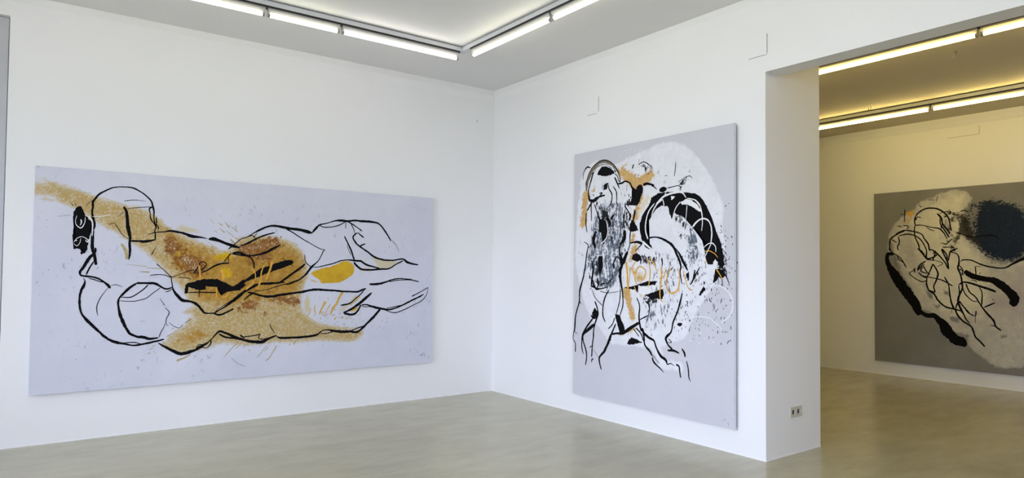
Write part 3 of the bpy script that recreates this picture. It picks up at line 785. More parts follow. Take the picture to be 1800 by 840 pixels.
FAR_STROKES = [
('k',((251,1435,36),(183,1441,50),(167,1381,51),(193,1283,68),(264,1164,119),(365,1004,133),(464,868,124),(523,776,118),(561,683,86),(581,684,57),(657,646,56),(733,651,62),(798,593,82),(862,516,120),(880,461,128),(935,409,119),(988,363,125),(1068,340,106),(1099,345,89))),
('k',((1085,1222,46),(1137,1173,65),(1206,1144,65),(1292,1125,67),(1392,1107,74),(1458,1060,93),(1531,994,85),(1586,920,102),(1589,853,86),(1561,819,78))),
('k',((521,1813,11),(516,1887,14),(542,1950,14),(600,1999,15),(678,2025,16),(791,2007,16),(856,1961,16),(911,1886,15),(933,1772,13),(946,1721,12))),
('k',((521,1813,13),(609,1808,9),(714,1777,10),(799,1758,13),(854,1704,13),(895,1620,9))),
('k',((521,1877,15),(551,1917,10),(595,1909,8))),
('k',((647,1791,6),(704,1746,8),(751,1729,6))),
('k',((782,1950,15),(828,1891,18),(846,1807,15),(900,1733,18),(927,1680,12))),
('k',((814,1892,10),(822,1808,14),(873,1724,16),(918,1640,13))),
('k',((810,1949,8),(847,1962,7),(911,1963,10),(934,1936,7))),
('k',((827,1746,9),(832,1798,10),(864,1806,8),(882,1754,8))),
('k',((521,1813,11),(510,1739,13),(524,1643,13),(558,1568,13),(577,1483,13),(587,1483,13),(654,1377,14))),
('k',((548,1515,12),(606,1440,12),(653,1371,14))),
('k',((391,1744,13),(299,1704,14),(216,1642,16),(200,1555,14),(205,1490,13),(196,1523,14),(236,1457,11),(297,1423,10),(358,1358,13),(407,1261,10))),
('k',((297,1423,10),(317,1369,11),(368,1331,10))),
('k',((278,1705,9),(371,1750,12),(491,1734,14),(598,1693,12),(627,1639,13),(674,1565,15),(693,1481,14),(702,1491,12),(759,1459,16),(824,1385,13),(869,1323,14),(905,1247,14),(892,1344,16),(852,1437,16),(829,1499,19))),
('k',((226,1636,11),(293,1596,10))),
('k',((319,1682,12),(421,1700,13),(510,1680,12),(588,1620,13),(636,1534,11),(654,1481,12),(654,1450,14),(658,1377,17),(739,1397,15),(787,1438,14))),
('k',((314,1671,12),(324,1596,13),(303,1542,13),(308,1488,13),(308,1488,9))),
('k',((906,1344,12),(930,1456,13),(989,1485,13))),
('k',((653,1366,14),(758,1350,7),(841,1313,8),(776,1272,6))),
('k',((730,1438,14),(759,1469,13),(725,1345,15))),
('k',((644,1345,13),(566,1283,17),(546,1219,12))),
('k',((624,1304,13),(585,1272,14),(556,1230,9))),
('k',((512,1261,10),(511,1193,13))),
('k',((512,1251,9),(487,1214,9),(447,1192,10),(525,1113,10),(603,1078,10),(651,1094,12))),
('k',((555,1198,12),(613,1146,14),(652,1126,12),(651,1053,17),(679,970,18),(736,930,17),(782,849,17),(865,771,17),(965,745,19),(1045,724,11))),
('k',((729,1309,15),(681,1189,12),(652,1126,14))),
('k',((734,1303,13),(785,1190,16),(765,1096,16),(736,1023,14),(745,951,14),(688,970,10))),
('k',((614,1283,13),(662,1199,11),(695,1168,9))),
('k',((605,1272,11),(585,1219,14),(662,1183,9))),
('k',((613,1151,10),(737,1127,10),(830,1103,13),(886,1073,13),(953,1029,13))),
('k',((859,1144,13),(904,1048,13),(916,936,14),(938,815,17),(965,745,19))),
('k',((834,1499,16),(888,1416,13),(897,1323,11))),
('k',((935,1456,11),(998,1434,11),(1020,1394,13),(1023,1313,16),(1010,1262,17),(1040,1172,15),(1053,1081,17),(1056,1001,16),(1024,919,18),(1010,848,22),(1036,749,16),(1054,700,15))),
('k',((916,1456,12),(962,1486,11),(1012,1500,13))),
('k',((974,746,17),(1000,677,18),(1062,600,17),(1149,541,17),(1174,479,17),(1191,421,17),(1242,366,17),(1292,307,15))),
('k',((1036,769,16),(1063,700,15),(1097,622,13),(1136,575,9))),
('k',((1081,771,15),(1115,713,14),(1193,673,9),(1207,738,6))),
('k',((1042,1333,9),(1059,1353,12),(1156,1352,13),(1208,1327,13),(1268,1297,15),(1369,1268,15),(1501,1258,15),(1574,1301,19),(1654,1349,28),(1705,1372,33))),
('k',((1017,1045,11),(1066,1081,15),(1154,1068,20),(1257,1031,22),(1341,1004,24),(1412,972,19))),
('k',((1023,1293,11),(1059,1242,9),(1023,1242,7),(1085,1212,9))),
('k',((1067,1242,12),(1058,1172,9),(1094,1222,11))),
('k',((1017,1040,11),(1025,950,11),(1010,848,14),(978,746,11))),
('k',((1057,1021,9),(1091,932,11),(1169,855,9),(1221,847,7))),
('k',((1097,1062,13),(1135,963,13),(1196,906,13),(1246,819,13),(1313,714,17),(1338,686,20),(1388,621,18),(1404,564,17),(1461,513,14))),
('k',((1350,572,7),(1395,562,11))),
('k',((1240,1021,9),(1265,967,11),(1263,810,13))),
('k',((1288,781,12),(1348,814,15),(1402,843,11))),
('k',((1019,849,14),(1098,742,13),(1133,704,13))),
('k',((1199,1277,11),(1207,1173,11))),
('k',((1199,1277,7),(1268,1274,5))),
('k',((1241,1184,7),(1258,1203,7))),
('k',((1154,1113,7),(1206,1094,9),(1210,1079,9))),
('k',((982,1709,7),(1053,1676,10),(1159,1642,11),(1228,1637,7),(1297,1652,11),(1381,1648,12),(1439,1627,7))),
('k',((1043,1959,11),(1083,1969,11),(1131,1948,7))),
('k',((893,1907,11),(856,1899,7))),
('k',((957,1924,11),(1020,1915,13),(1047,1919,10))),
('k',((1055,1832,9),(1161,1826,7))),
('k',((912,1988,7),(939,1956,11),(920,1926,10))),
('k',((398,2028,10),(392,1937,10),(392,1862,8))),
('k',((342,1962,9),(372,1965,8))),
('k',((305,1818,11),(361,1794,9))),
('k',((371,1815,9),(436,1806,10),(421,1764,12))),
('k',((562,2081,6),(601,2041,8))),
('k',((773,2102,6),(793,2173,6))),
('k',((679,2132,5),(764,2125,5))),
('k',((942,734,6),(937,693,5))),
('k',((945,1619,12),(880,1559,10),(825,1576,8))),
('k',((843,1519,12),(944,1517,9),(980,1506,12))),
('k',((1198,737,6),(1192,579,5))),
('o',((412,1958,9),(443,1988,11),(502,1963,11),(522,1956,8))),
('o',((463,1997,10),(467,1944,13),(472,1879,8))),
('o',((412,1893,8),(452,1848,10))),
]
LEFT_WASH = [
('o',24,1.0,'poly',[(-111,1654),(64,1627),(136,1607),(266,1574),(380,1534),(419,1514),(597,1471),(719,1451),(825,1392),(934,1293),(1111,1214),(1257,1155),(1398,1124),(1482,1227),(1578,1261),(1779,1258),(1935,1222),(2043,1140),(2094,1024),(2106,928),(2061,742),(2042,636),(2152,500),(2446,408),(2682,359),(2612,278),(2222,288),(2006,284),(1797,296),(1549,285),(1335,312),(1153,264),(1034,253),(956,277),(895,318),(996,422),(1147,555),(1044,596),(1132,642),(1078,682),(1032,779),(942,889),(876,969),(778,1071),(685,1143),(611,1196),(483,1273),(327,1364),(232,1430),(140,1472),(-108,1510)]),
('o',27,0.85,'caps',[(-75,1564,49),(193,1542,54)]),
('o',18,0.9,'caps',[(895,328,18),(1082,490,18)]),
('o',20,0.9,'caps',[(955,296,20),(1149,463,30)]),
('o',25,1.0,'poly',[(1079,610),(1145,642),(1494,624),(1642,518),(1597,317),(1311,333),(1085,321),(997,350),(1148,487)]),
('a',63,1.0,'poly',[(721,1363),(891,1291),(1111,1189),(1389,1099),(1729,1210),(2044,1114),(2074,928),(1998,717),(1790,668),(1399,626),(1167,680),(1075,826),(940,993),(810,1109)]),
('a',36,0.8,'poly',[(954,353),(1171,486),(1310,382),(1086,288)]),
('a',36,0.5,'caps',[(30,1564,18),(174,1567,27)]),
('b',45,1.05,'caps',[(945,1179,49),(950,1141,63)]),
('b',54,1.2,'caps',[(1048,1043,72),(1138,972,72)]),
('b',44,1.1,'caps',[(1532,1138,49),(1806,1197,49)]),
('b',40,1.1,'caps',[(1582,1088,30),(1731,1081,40)]),
('b',40,0.9,'caps',[(1518,623,40),(1615,646,50)]),
('b',35,0.9,'caps',[(1764,720,30),(1999,664,40)]),
('b',30,0.8,'caps',[(1721,592,20),(1732,541,25)]),
('b',30,0.8,'caps',[(1583,1017,30),(1733,1004,30)]),
('y',16,1.0,'poly',[(2102,886),(2134,928),(2210,961),(2350,995),(2493,1041),(2564,1003),(2559,931),(2496,886),(2381,837),(2268,842),(2168,853)]),
('y',30,0.55,'caps',[(1335,974,30),(1392,934,60)]),
('y',27,0.6,'caps',[(1003,1090,36),(1027,980,36)]),
('y',30,0.5,'caps',[(1296,1062,50),(1413,1084,50)]),
('p',18,0.8,'poly',[(2659,1027),(2730,1101),(2823,1075),(3044,1050),(2969,991),(2843,972),(2702,982)]),
('p',24,0.7,'caps',[(2624,965,18),(2733,966,18)]),
('p',20,0.8,'caps',[(2105,715,20),(2107,582,25)]),
('p',24,0.7,'caps',[(2443,573,24),(2587,697,12)]),
('p',25,0.6,'caps',[(1020,1297,40),(1132,1287,35)]),
('p',18,0.55,'caps',[(612,1173,9),(631,1035,13)]),
]
RIGHT_WASH = [
('w',24,1.0,'poly',[(877,2130),(973,2214),(1188,2222),(1373,2149),(1527,1971),(1644,1769),(1685,1636),(1675,1506),(1710,1332),(1659,1160),(1529,982),(1393,798),(1337,658),(1193,600),(1011,537),(754,532),(512,540),(366,656),(214,777),(94,1039),(36,1255),(41,1581),(70,1852),(124,2064),(279,2180),(537,2122),(745,2047)]),
('w',27,0.8,'caps',[(1011,584,55),(1104,406,44),(1280,403,33)]),
('w',30,0.6,'caps',[(582,747,83),(686,555,35)]),
('x',42,1.08,'poly',[(90,1471),(245,1678),(335,1831),(503,1843),(644,1806),(714,1650),(681,1402),(649,1152),(545,998),(326,992),(211,1148),(94,1093),(60,1309)]),
('x',52,0.8,'caps',[(573,2067,26),(679,1853,117)]),
('x',47,0.9,'poly',[(750,1202),(1008,1345),(1190,1389),(1278,1203),(1296,1020),(1192,785),(1073,637),(917,600),(851,764),(883,959),(751,1054)]),
('x',39,1.1,'poly',[(1190,1598),(1335,1613),(1447,1517),(1501,1381),(1485,1247),(1420,1158),(1307,1203),(1249,1387)]),
('x',44,1.0,'caps',[(845,2095,55),(1005,2017,55),(1098,1912,55)]),
('x',30,0.9,'caps',[(1306,1891,40),(1374,1907,25)]),
('x',30,0.7,'caps',[(402,839,59),(511,794,71)]),
('x',24,0.8,'caps',[(1308,792,20),(1342,682,24)]),
('x',32,0.8,'caps',[(213,883,25),(252,779,32)]),
('x',38,0.8,'caps',[(1392,1113,44),(1501,1181,44)]),
('x',35,0.7,'caps',[(242,2051,59),(466,1975,71)]),
('x',42,0.7,'caps',[(616,749,30),(753,610,48)]),
('x',34,0.6,'caps',[(1581,1115,98),(1685,902,98)]),
('k',27,1.0,'poly',[(759,2070),(845,2095),(942,2039),(929,2001),(779,2003)]),
('k',35,0.9,'caps',[(410,1694,59),(440,1641,35)]),
('k',35,0.8,'caps',[(680,1652,47),(714,1550,47)]),
('k',39,0.8,'caps',[(527,1585,39),(499,1458,39)]),
('k',39,0.9,'caps',[(285,1465,32),(308,1359,32)]),
('k',38,0.8,'caps',[(339,1253,51),(311,1044,38)]),
('k',29,0.9,'caps',[(1248,1618,39),(1318,1559,39)]),
('k',30,1.0,'caps',[(1649,1377,25),(1675,1203,30)]),
('k',29,0.8,'caps',[(1278,1469,24),(1341,1439,24)]),
('k',35,0.8,'caps',[(600,1202,24),(615,1051,24)]),
('k',35,0.8,'caps',[(881,1275,47),(1008,1250,47)]),
('k',24,0.8,'caps',[(1010,916,39),(915,937,29)]),
('k',30,0.75,'caps',[(733,1824,35),(693,1727,47)]),
('k',30,0.8,'caps',[(653,1578,35),(640,1352,35)]),
('k',32,0.7,'caps',[(243,1838,25),(358,1750,32)]),
('k',32,0.75,'caps',[(234,1148,25),(266,1017,32)]),
('k',24,0.7,'caps',[(1362,1976,20),(1277,1847,24)]),
('k',27,0.75,'caps',[(1447,1136,27),(1392,1068,22)]),
('k',35,0.7,'caps',[(258,1890,35),(243,1848,28)]),
('x',35,0.9,'caps',[(644,1831,47),(609,1910,59)]),
('x',29,0.8,'caps',[(1101,1202,69),(1221,1064,59)]),
('x',29,0.8,'caps',[(1528,1203,39),(1447,1024,39)]),
('k',35,0.6,'caps',[(90,1444,21),(116,1265,21)]),
('o',25,1.1,'caps',[(165,1887,38),(128,1620,32)]),
('o',30,1.1,'caps',[(629,2050,35),(800,1932,53)]),
('o',30,1.1,'caps',[(786,1903,35),(955,1979,41)]),
('o',30,0.8,'caps',[(677,2105,18),(608,2063,18)]),
('o',24,0.8,'caps',[(859,1813,24),(781,1621,30)]),
('o',22,0.9,'caps',[(769,1474,22),(769,1434,22)]),
('o',27,0.9,'caps',[(796,1379,33),(736,1276,16)]),
('o',24,1.2,'caps',[(691,992,34),(766,768,20)]),
('o',27,0.8,'caps',[(737,1202,22),(850,1104,33)]),
('o',24,0.8,'caps',[(863,983,24),(883,993,24)]),
('o',24,0.7,'caps',[(583,606,12),(786,672,18)]),
('o',24,0.5,'caps',[(281,1941,18),(243,1891,24)]),
('p',27,0.8,'caps',[(943,1806,33),(847,1691,33)]),
('p',30,0.7,'caps',[(737,1177,35),(869,1129,59)]),
('p',24,0.6,'caps',[(883,959,29),(870,1008,29)]),
]
FAR_WASH = [
('w',30,1.0,'poly',[(195,1490),(196,1681),(263,1816),(357,1917),(497,1991),(567,2090),(736,2158),(900,2216),(1058,2209),(1169,2115),(1119,2021),(1056,1954),(1055,1792),(1115,1613),(1224,1526),(1324,1386),(1497,1303),(1694,1362),(1691,144),(1569,90),(1399,89),(1312,154),(1194,244),(1115,313),(1122,425),(980,470),(854,560),(724,681),(577,747),(510,928),(386,1149),(295,1322)]),
('c',84,1.0,'poly',[(283,1564),(462,1858),(802,2131),(1058,2145),(1055,1792),(1175,1472),(1293,1263),(1350,1058),(1347,784),(1227,640),(982,625),(725,826),(525,1113)]),
('m',91,1.0,'poly',[(1381,1263),(1693,1329),(1697,670),(1463,756),(1227,640),(1105,528),(1044,629),(1289,850),(1437,992)]),
('m',56,0.6,'caps',[(929,1905,35),(1056,1954,42)]),
('n',56,1.1,'poly',[(1167,1989),(1241,2054),(1389,2070),(1589,2014),(1710,1912),(1705,1422),(1554,1344),(1411,1358),(1283,1442),(1164,1584),(1116,1754)]),
('n',52,1.2,'poly',[(1227,1888),(1359,1935),(1644,1863),(1640,1529),(1470,1398),(1295,1504),(1189,1680)]),
('d',39,1.2,'poly',[(878,1923),(1056,1926),(1129,1823),(1189,1680),(1248,1539),(1127,1613),(1053,1672),(990,1582),(940,1690)]),
('d',39,0.8,'caps',[(942,1869,39),(1055,1884,52)]),
('x',42,0.9,'caps',[(830,1658,28),(958,1511,70)]),
('x',39,0.9,'caps',[(798,1623,26),(861,1477,39)]),
('x',45,0.8,'caps',[(1261,987,39),(1378,888,52)]),
('x',42,0.8,'caps',[(1111,1227,42),(1262,1125,42)]),
('x',42,0.7,'caps',[(354,1562,42),(424,1523,35)]),
('x',45,0.5,'caps',[(1255,402,39),(1344,443,39)]),
('x',41,0.7,'caps',[(1514,123,35),(1681,208,47)]),
('x',42,0.5,'caps',[(1345,511,60),(1459,318,72)]),
('x',35,0.6,'caps',[(802,2167,35),(900,2195,28)]),
('e',21,0.9,'poly',[(646,969),(726,935),(725,841),(672,868)]),
('e',21,0.9,'poly',[(844,989),(908,962),(901,905),(857,932)]),
('e',21,0.9,'poly',[(725,790),(823,795),(790,721)]),
('e',22,0.8,'poly',[(886,648),(1044,657),(1012,571),(931,593)]),
('e',19,0.7,'poly',[(1449,486),(1573,462),(1460,412)]),
('e',22,0.7,'poly',[(195,1414),(282,1413),(317,1322),(302,1223)]),
('e',39,0.6,'caps',[(1049,1192,26),(1141,1088,26)]),
('o',37,1.0,'caps',[(435,1965,37),(490,1976,37)]),
('o',35,0.7,'caps',[(392,1877,35),(462,1858,28)]),
('o',35,0.5,'caps',[(735,2048,28),(801,2036,28)]),
]


# ------------------------------------------------------------------ paintings
PAINT = {
    'k': plain('black_paint', (0.0035, 0.0035, 0.0045), 0.8, 0, 0.3, 200),
    'w': plain('white_paint', (0.80, 0.81, 0.82), 0.6, 0, 0.04, 200),
    'o': plain('orange_paint', (0.70, 0.36, 0.030), 0.5, 0, 0.18, 60),
    'y': plain('yellow_ochre_paint', (0.62, 0.38, 0.045), 0.55, 0, 0.30, 60),
    'g': plain('thin_ochre_wash', (0.44, 0.36, 0.19), 0.65, 0, 0.18, 60),
    'b': plain('grey_brown_paint', (0.15, 0.12, 0.085), 0.6, 0, 0.45, 90),
    's': plain('pencil_grey', (0.24, 0.25, 0.28), 0.7, 0, 0.2, 200),
}
PAINT['k'].node_tree.nodes['Principled BSDF'].inputs['Specular IOR Level'].default_value = 0.12
STROKE_NAME = {'k': 'black_brush_line', 'w': 'white_brush_line', 'o': 'orange_brush_line', 'y': 'ochre_drip',
               'g': 'ochre_splash', 'b': 'brown_brush_line', 's': 'signature_mark'}


def catmull(P, step):
    P = [np.array(p, float) for p in P]
    P = [P[0]] + [b for a, b in zip(P, P[1:]) if np.linalg.norm(a[:2] - b[:2]) > 1.5]
    if len(P) == 2:
        n = max(2, int(np.linalg.norm(P[1][:2] - P[0][:2]) / step))
        return [P[0] + (P[1] - P[0]) * t for t in np.linspace(0, 1, n + 1)]
    Q = [2 * P[0] - P[1]] + P + [2 * P[-1] - P[-2]]
    out = []
    for i in range(1, len(Q) - 2):
        p0, p1, p2, p3 = Q[i - 1:i + 3]
        # centripetal parametrisation keeps tight corners from looping
        d = lambda a, b: max(1e-3, np.linalg.norm(a[:2] - b[:2]) ** 0.5)
        t0, t1 = 0.0, d(p0, p1)
        t2 = t1 + d(p1, p2)
        t3 = t2 + d(p2, p3)
        n = max(2, int(np.linalg.norm(p2[:2] - p1[:2]) / step))
        for t in np.linspace(t1, t2, n, endpoint=False):
            a1 = (t1 - t) / (t1 - t0) * p0 + (t - t0) / (t1 - t0) * p1
            a2 = (t2 - t) / (t2 - t1) * p1 + (t - t1) / (t2 - t1) * p2
            a3 = (t3 - t) / (t3 - t2) * p2 + (t - t2) / (t3 - t2) * p3
            b1 = (t2 - t) / (t2 - t0) * a1 + (t - t0) / (t2 - t0) * a2
            b2 = (t3 - t) / (t3 - t1) * a2 + (t - t1) / (t3 - t1) * a3
            out.append((t2 - t) / (t2 - t1) * b1 + (t - t1) / (t2 - t1) * b2)
    out.append(P[-1])
    return out


def stroke(name, pts, lift, front, material, parent, rng):
    """raised ribbon of paint following pts = (a, b, width) in mm on the canvas face"""
    wmax = max(p[2] for p in pts)
    S = catmull(pts, 7.0 if wmax < 25 else 10.0)
    n = len(S)
    V, F = [], []
    jl = jr = 0.0
    rough = 0.10 if wmax > 25 else 0.14
    for i, s in enumerate(S):
        t = S[min(i + 1, n - 1)][:2] - S[max(i - 1, 0)][:2]
        L = np.linalg.norm(t)
        t = t / L if L > 1e-6 else np.array((1.0, 0.0))
        nn = np.array((-t[1], t[0]))
        jl = 0.5 * jl + rng.uniform(-rough, rough)
        jr = 0.5 * jr + rng.uniform(-rough, rough)
        e = min(i, n - 1 - i)
        tp = (0.55, 0.85)[e] if e < 2 else 1.0
        w = max(2.2, s[2] * (1.18 if wmax < 40 else 1.0)) * 0.5 * tp
        a = s[:2] + nn * w * (1 + jl)
        b = s[:2] - nn * w * (1 + jr)
        V += [(a[0] / 1000, front - 0.0001, a[1] / 1000), (s[0] / 1000, front - lift, s[1] / 1000),
              (b[0] / 1000, front - 0.0001, b[1] / 1000)]
        V[-3] = (V[-3][0], front - lift * 0.85, V[-3][2])
        V[-1] = (V[-1][0], front - lift * 0.85, V[-1][2])
        if i:
            k = 3 * i
            F += [(k - 3, k - 2, k + 1, k), (k - 2, k - 1, k + 2, k + 1)]
    me = bpy.data.meshes.new(name)
    me.from_pydata(V, [], F)
    me.materials.append(material)
    o = bpy.data.objects.new(name, me)
    COL.objects.link(o)
    o.parent = parent
    return o


def patch(name, pts, lift, front, material, parent, rng, jag=4.0):
    """flat ragged-edged area of thick paint"""
    R = []
    n = len(pts)
    for i in range(n):
        p, q = np.array(pts[i], float), np.array(pts[(i + 1) % n], float)
        L = np.linalg.norm(q - p)
        k = max(1, int(L / 8))
        for s in range(k):
            R.append(p + (q - p) * s / k + np.array((rng.uniform(-jag, jag), rng.uniform(-jag, jag))))
    bm = bmesh.new()
    top = [bm.verts.new((r[0] / 1000, front - lift, r[1] / 1000)) for r in R]
    low = [bm.verts.new((r[0] / 1000, front - 0.0001, r[1] / 1000)) for r in R]
    f = bm.faces.new(top)
    for i in range(len(R)):
        j = (i + 1) % len(R)
        bm.faces.new((top[i], low[i], low[j], top[j]))
    bmesh.ops.triangulate(bm, faces=[f], ngon_method='EAR_CLIP')
    me = bpy.data.meshes.new(name)
    bm.to_mesh(me)
    bm.free()
    me.materials.append(material)
    o = bpy.data.objects.new(name, me)
    COL.objects.link(o)
    o.parent = parent
    return o


def sd_poly(X, Y, P):
    P = np.array(P, float)
    d = np.full(X.shape, 1e12)
    inside = np.zeros(X.shape, bool)
    n = len(P)
    for i in range(n):
        a, b = P[i], P[(i + 1) % n]
        e = b - a
        t = np.clip(((X - a[0]) * e[0] + (Y - a[1]) * e[1]) / max(e @ e, 1e-9), 0, 1)
        d = np.minimum(d, (X - a[0] - t * e[0]) ** 2 + (Y - a[1] - t * e[1]) ** 2)
        c = (a[1] > Y) != (b[1] > Y)
        with np.errstate(divide='ignore', invalid='ignore'):
            xi = (b[0] - a[0]) * (Y - a[1]) / (b[1] - a[1] + 1e-12) + a[0]
        inside ^= c & (X < xi)
    d = np.sqrt(d)
    return np.where(inside, d, -d)                            # positive inside


def sd_caps(X, Y, P):
    best = np.full(X.shape, -1e12)
    P = np.array(P, float)
    if len(P) == 1:
        P = np.vstack([P, P])
    for i in range(len(P) - 1):
        a, b = P[i], P[i + 1]
        e = (b - a)[:2]
        t = np.clip(((X - a[0]) * e[0] + (Y - a[1]) * e[1]) / max(e @ e, 1e-9), 0, 1)
        r = a[2] + (b[2] - a[2]) * t
        best = np.maximum(best, r - np.hypot(X - a[0] - t * e[0], Y - a[1] - t * e[1]))
    return best


def canvas_face(name, w, h, front, wash, material, parent, cell=0.011):
    nx, ny = int(w / cell) + 1, int(h / cell) + 1
    gx, gz = np.meshgrid(np.linspace(0, w, nx), np.linspace(0, h, ny))
    V = np.stack([gx.ravel(), np.full(gx.size, front), gz.ravel()], 1)
    i = np.arange(nx * ny).reshape(ny, nx)
    F = np.stack([i[:-1, :-1].ravel(), i[:-1, 1:].ravel(), i[1:, 1:].ravel(), i[1:, :-1].ravel()], 1)
    me = bpy.data.meshes.new(name)
    me.from_pydata(V.tolist(), [], F.tolist())
    ch = {}
    X, Y = gx.ravel() * 1000, gz.ravel() * 1000
    for c, soft, st, kind, P in wash:
        if kind == 'poly' and len(P) > 4:                     # round off the outline
            R = [np.array((*q, 0.0)) for q in P]
            P = [q[:2] for q in catmull(R[-2:] + R + R[:2], 30.0)]
        s = sd_poly(X, Y, P) if kind == 'poly' else sd_caps(X, Y, P)
        soft = soft * 1.5
        k = np.clip((s + soft) / (2.0 * soft), 0, 1) * st
        ch[c] = np.maximum(ch.get(c, 0.0), k)
    for c, a in ch.items():
        at = me.attributes.new('wash_' + c, 'FLOAT', 'POINT')
        at.data.foreach_set('value', np.asarray(a, np.float32))
    me.materials.append(material)
    o = bpy.data.objects.new(name, me)
    COL.objects.link(o)
    o.parent = parent
    return o


def canvas_material(name, base0, base1, layers, mark=(0.28, 0.30, 0.36), mark_amount=0.5):
    """layers: (channel, colour a, colour b, noise scale, stretch, noise amplitude, lo, hi, opacity)"""
    m, nt, b = mat(name)
    c = ramp(nt, noise(nt, 1.6, 6, 0.62), [(0.32, base0), (0.68, base1)])
    # faint scuffs and scratches in the ground colour
    sc = noise(nt, 34, 5, 0.7, stretch=(1.0, 1.0, 0.55, 0.6))
    pm = ramp(nt, noise(nt, 2.6, 3), [(0.46, (0, 0, 0)), (0.66, (1, 1, 1))])
    sm = ramp(nt, sc, [(0.60, (0, 0, 0)), (0.68, (1, 1, 1))])
    c = mix(nt, math_(nt, 'MULTIPLY', math_(nt, 'MULTIPLY', sm, pm), mark_amount), c, mark)
    low = noise(nt, 7.0, 4, 0.6, stretch=(1.0, 1.0, 1.6, 0.5))
    for (chn, ca, cb, sc_, stretch, amp, lo, hi, op) in layers:
        at = nd(nt, 'ShaderNodeAttribute', attribute_name='wash_' + chn)
        nz = noise(nt, sc_, 6, 0.68, stretch=stretch)
        v = math_(nt, 'ADD', at.outputs['Fac'], math_(nt, 'MULTIPLY', math_(nt, 'SUBTRACT', nz, 0.5), amp))
        v = math_(nt, 'ADD', v, math_(nt, 'MULTIPLY', math_(nt, 'SUBTRACT', low, 0.5), 0.55))
        al = nd(nt, 'ShaderNodeMapRange', interpolation_type='SMOOTHSTEP')
        al.inputs['From Min'].default_value = lo
        al.inputs['From Max'].default_value = hi
        al.inputs['To Max'].default_value = op
        nt.links.new(v, al.inputs['Value'])
        # paint only where the wash exists at all
        gate = nd(nt, 'ShaderNodeMapRange')
        gate.inputs['From Min'].default_value = 0.02
        gate.inputs['From Max'].default_value = 0.25
        nt.links.new(at.outputs['Fac'], gate.inputs['Value'])
        al2 = math_(nt, 'MULTIPLY', al.outputs[0], gate.outputs[0])
        lc = ramp(nt, noise(nt, sc_ * 0.8, 5, 0.7), [(0.36, ca), (0.64, cb)])
        c = mix(nt, al2, c, lc)
    nt.links.new(c, b.inputs['Base Color'])
    b.inputs['Roughness'].default_value = 0.62
    b.inputs['Specular IOR Level'].default_value = 0.15
    bump(nt, b, noise(nt, 110, 4, 0.6), 0.12, 0.002)
    return m


def painting(label, loc, rz, w, h, depth, bar, wash, material, strokes, patches, seed, side_mat):
    rng = random.Random(seed)
    root = empty('painting', loc, rz)
    tag(root, label, 'painting')
    front = -depth
    canvas_face('canvas', w, h, front, wash, material, root)
    f1 = front + 0.0008
    B = 0.05
    for (x0, x1, z0, z1) in ((0, B, 0, h), (w - B, w, 0, h), (B, w - B, 0, B), (B, w - B, h - B, h)):
        MB().box(x0, x1, f1, f1 + bar, z0, z1).build('stretcher_bar', side_mat, root)
    MB().box(B, w - B, f1 + 0.004, f1 + 0.007, B, h - B).build('canvas_back', M_WOOD, root)
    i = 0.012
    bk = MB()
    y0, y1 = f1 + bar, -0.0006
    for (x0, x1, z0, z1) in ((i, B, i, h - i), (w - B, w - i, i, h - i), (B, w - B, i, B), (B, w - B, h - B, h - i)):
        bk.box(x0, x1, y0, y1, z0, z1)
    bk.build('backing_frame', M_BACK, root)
    n = 0
    for c, P in patches:
        if c == 'k':
            patch('black_paint_patch', P, 0.0008 + n * 6e-6, front, PAINT[c], root, rng)
            n += 1
    for c, P in patches:
        if c == 'w':
            patch('white_paint_patch', P, 0.0011 + n * 6e-6, front, PAINT[c], root, rng, 3.0)
            n += 1
    order = {'g': 0, 'b': 1, 'y': 1, 'k': 2, 's': 2, 'w': 3, 'o': 4}
    for c, P in sorted(strokes, key=lambda s: order[s[0]]):
        stroke(STROKE_NAME[c], P, (0.0005 if c in 'gyb' else 0.0013) + n * 6e-6, front, PAINT[c], root, rng)
        n += 1
    return root, front


def splatter(name, drops, front, material, root):
    """many tiny drops of paint: (a, b, radius, stretch, angle) in mm"""
    mb = MB()
    for (a, b, r, st, an) in drops:
        i = len(mb.v)
        ca, sa = math.cos(an), math.sin(an)
        for k in range(7):
            t = 2 * math.pi * k / 7
            u, v = math.cos(t) * r * st, math.sin(t) * r
            mb.v.append(((a + u * ca - v * sa) / 1000, front - 0.0005, (b + u * sa + v * ca) / 1000))
        mb.v.append((a / 1000, front - 0.0011, b / 1000))
        for k in range(7):
            mb.f.append((i + k, i + (k + 1) % 7, i + 7))
    o = mb.build(name, material, root)
    o['kind'] = 'stuff'
    return o


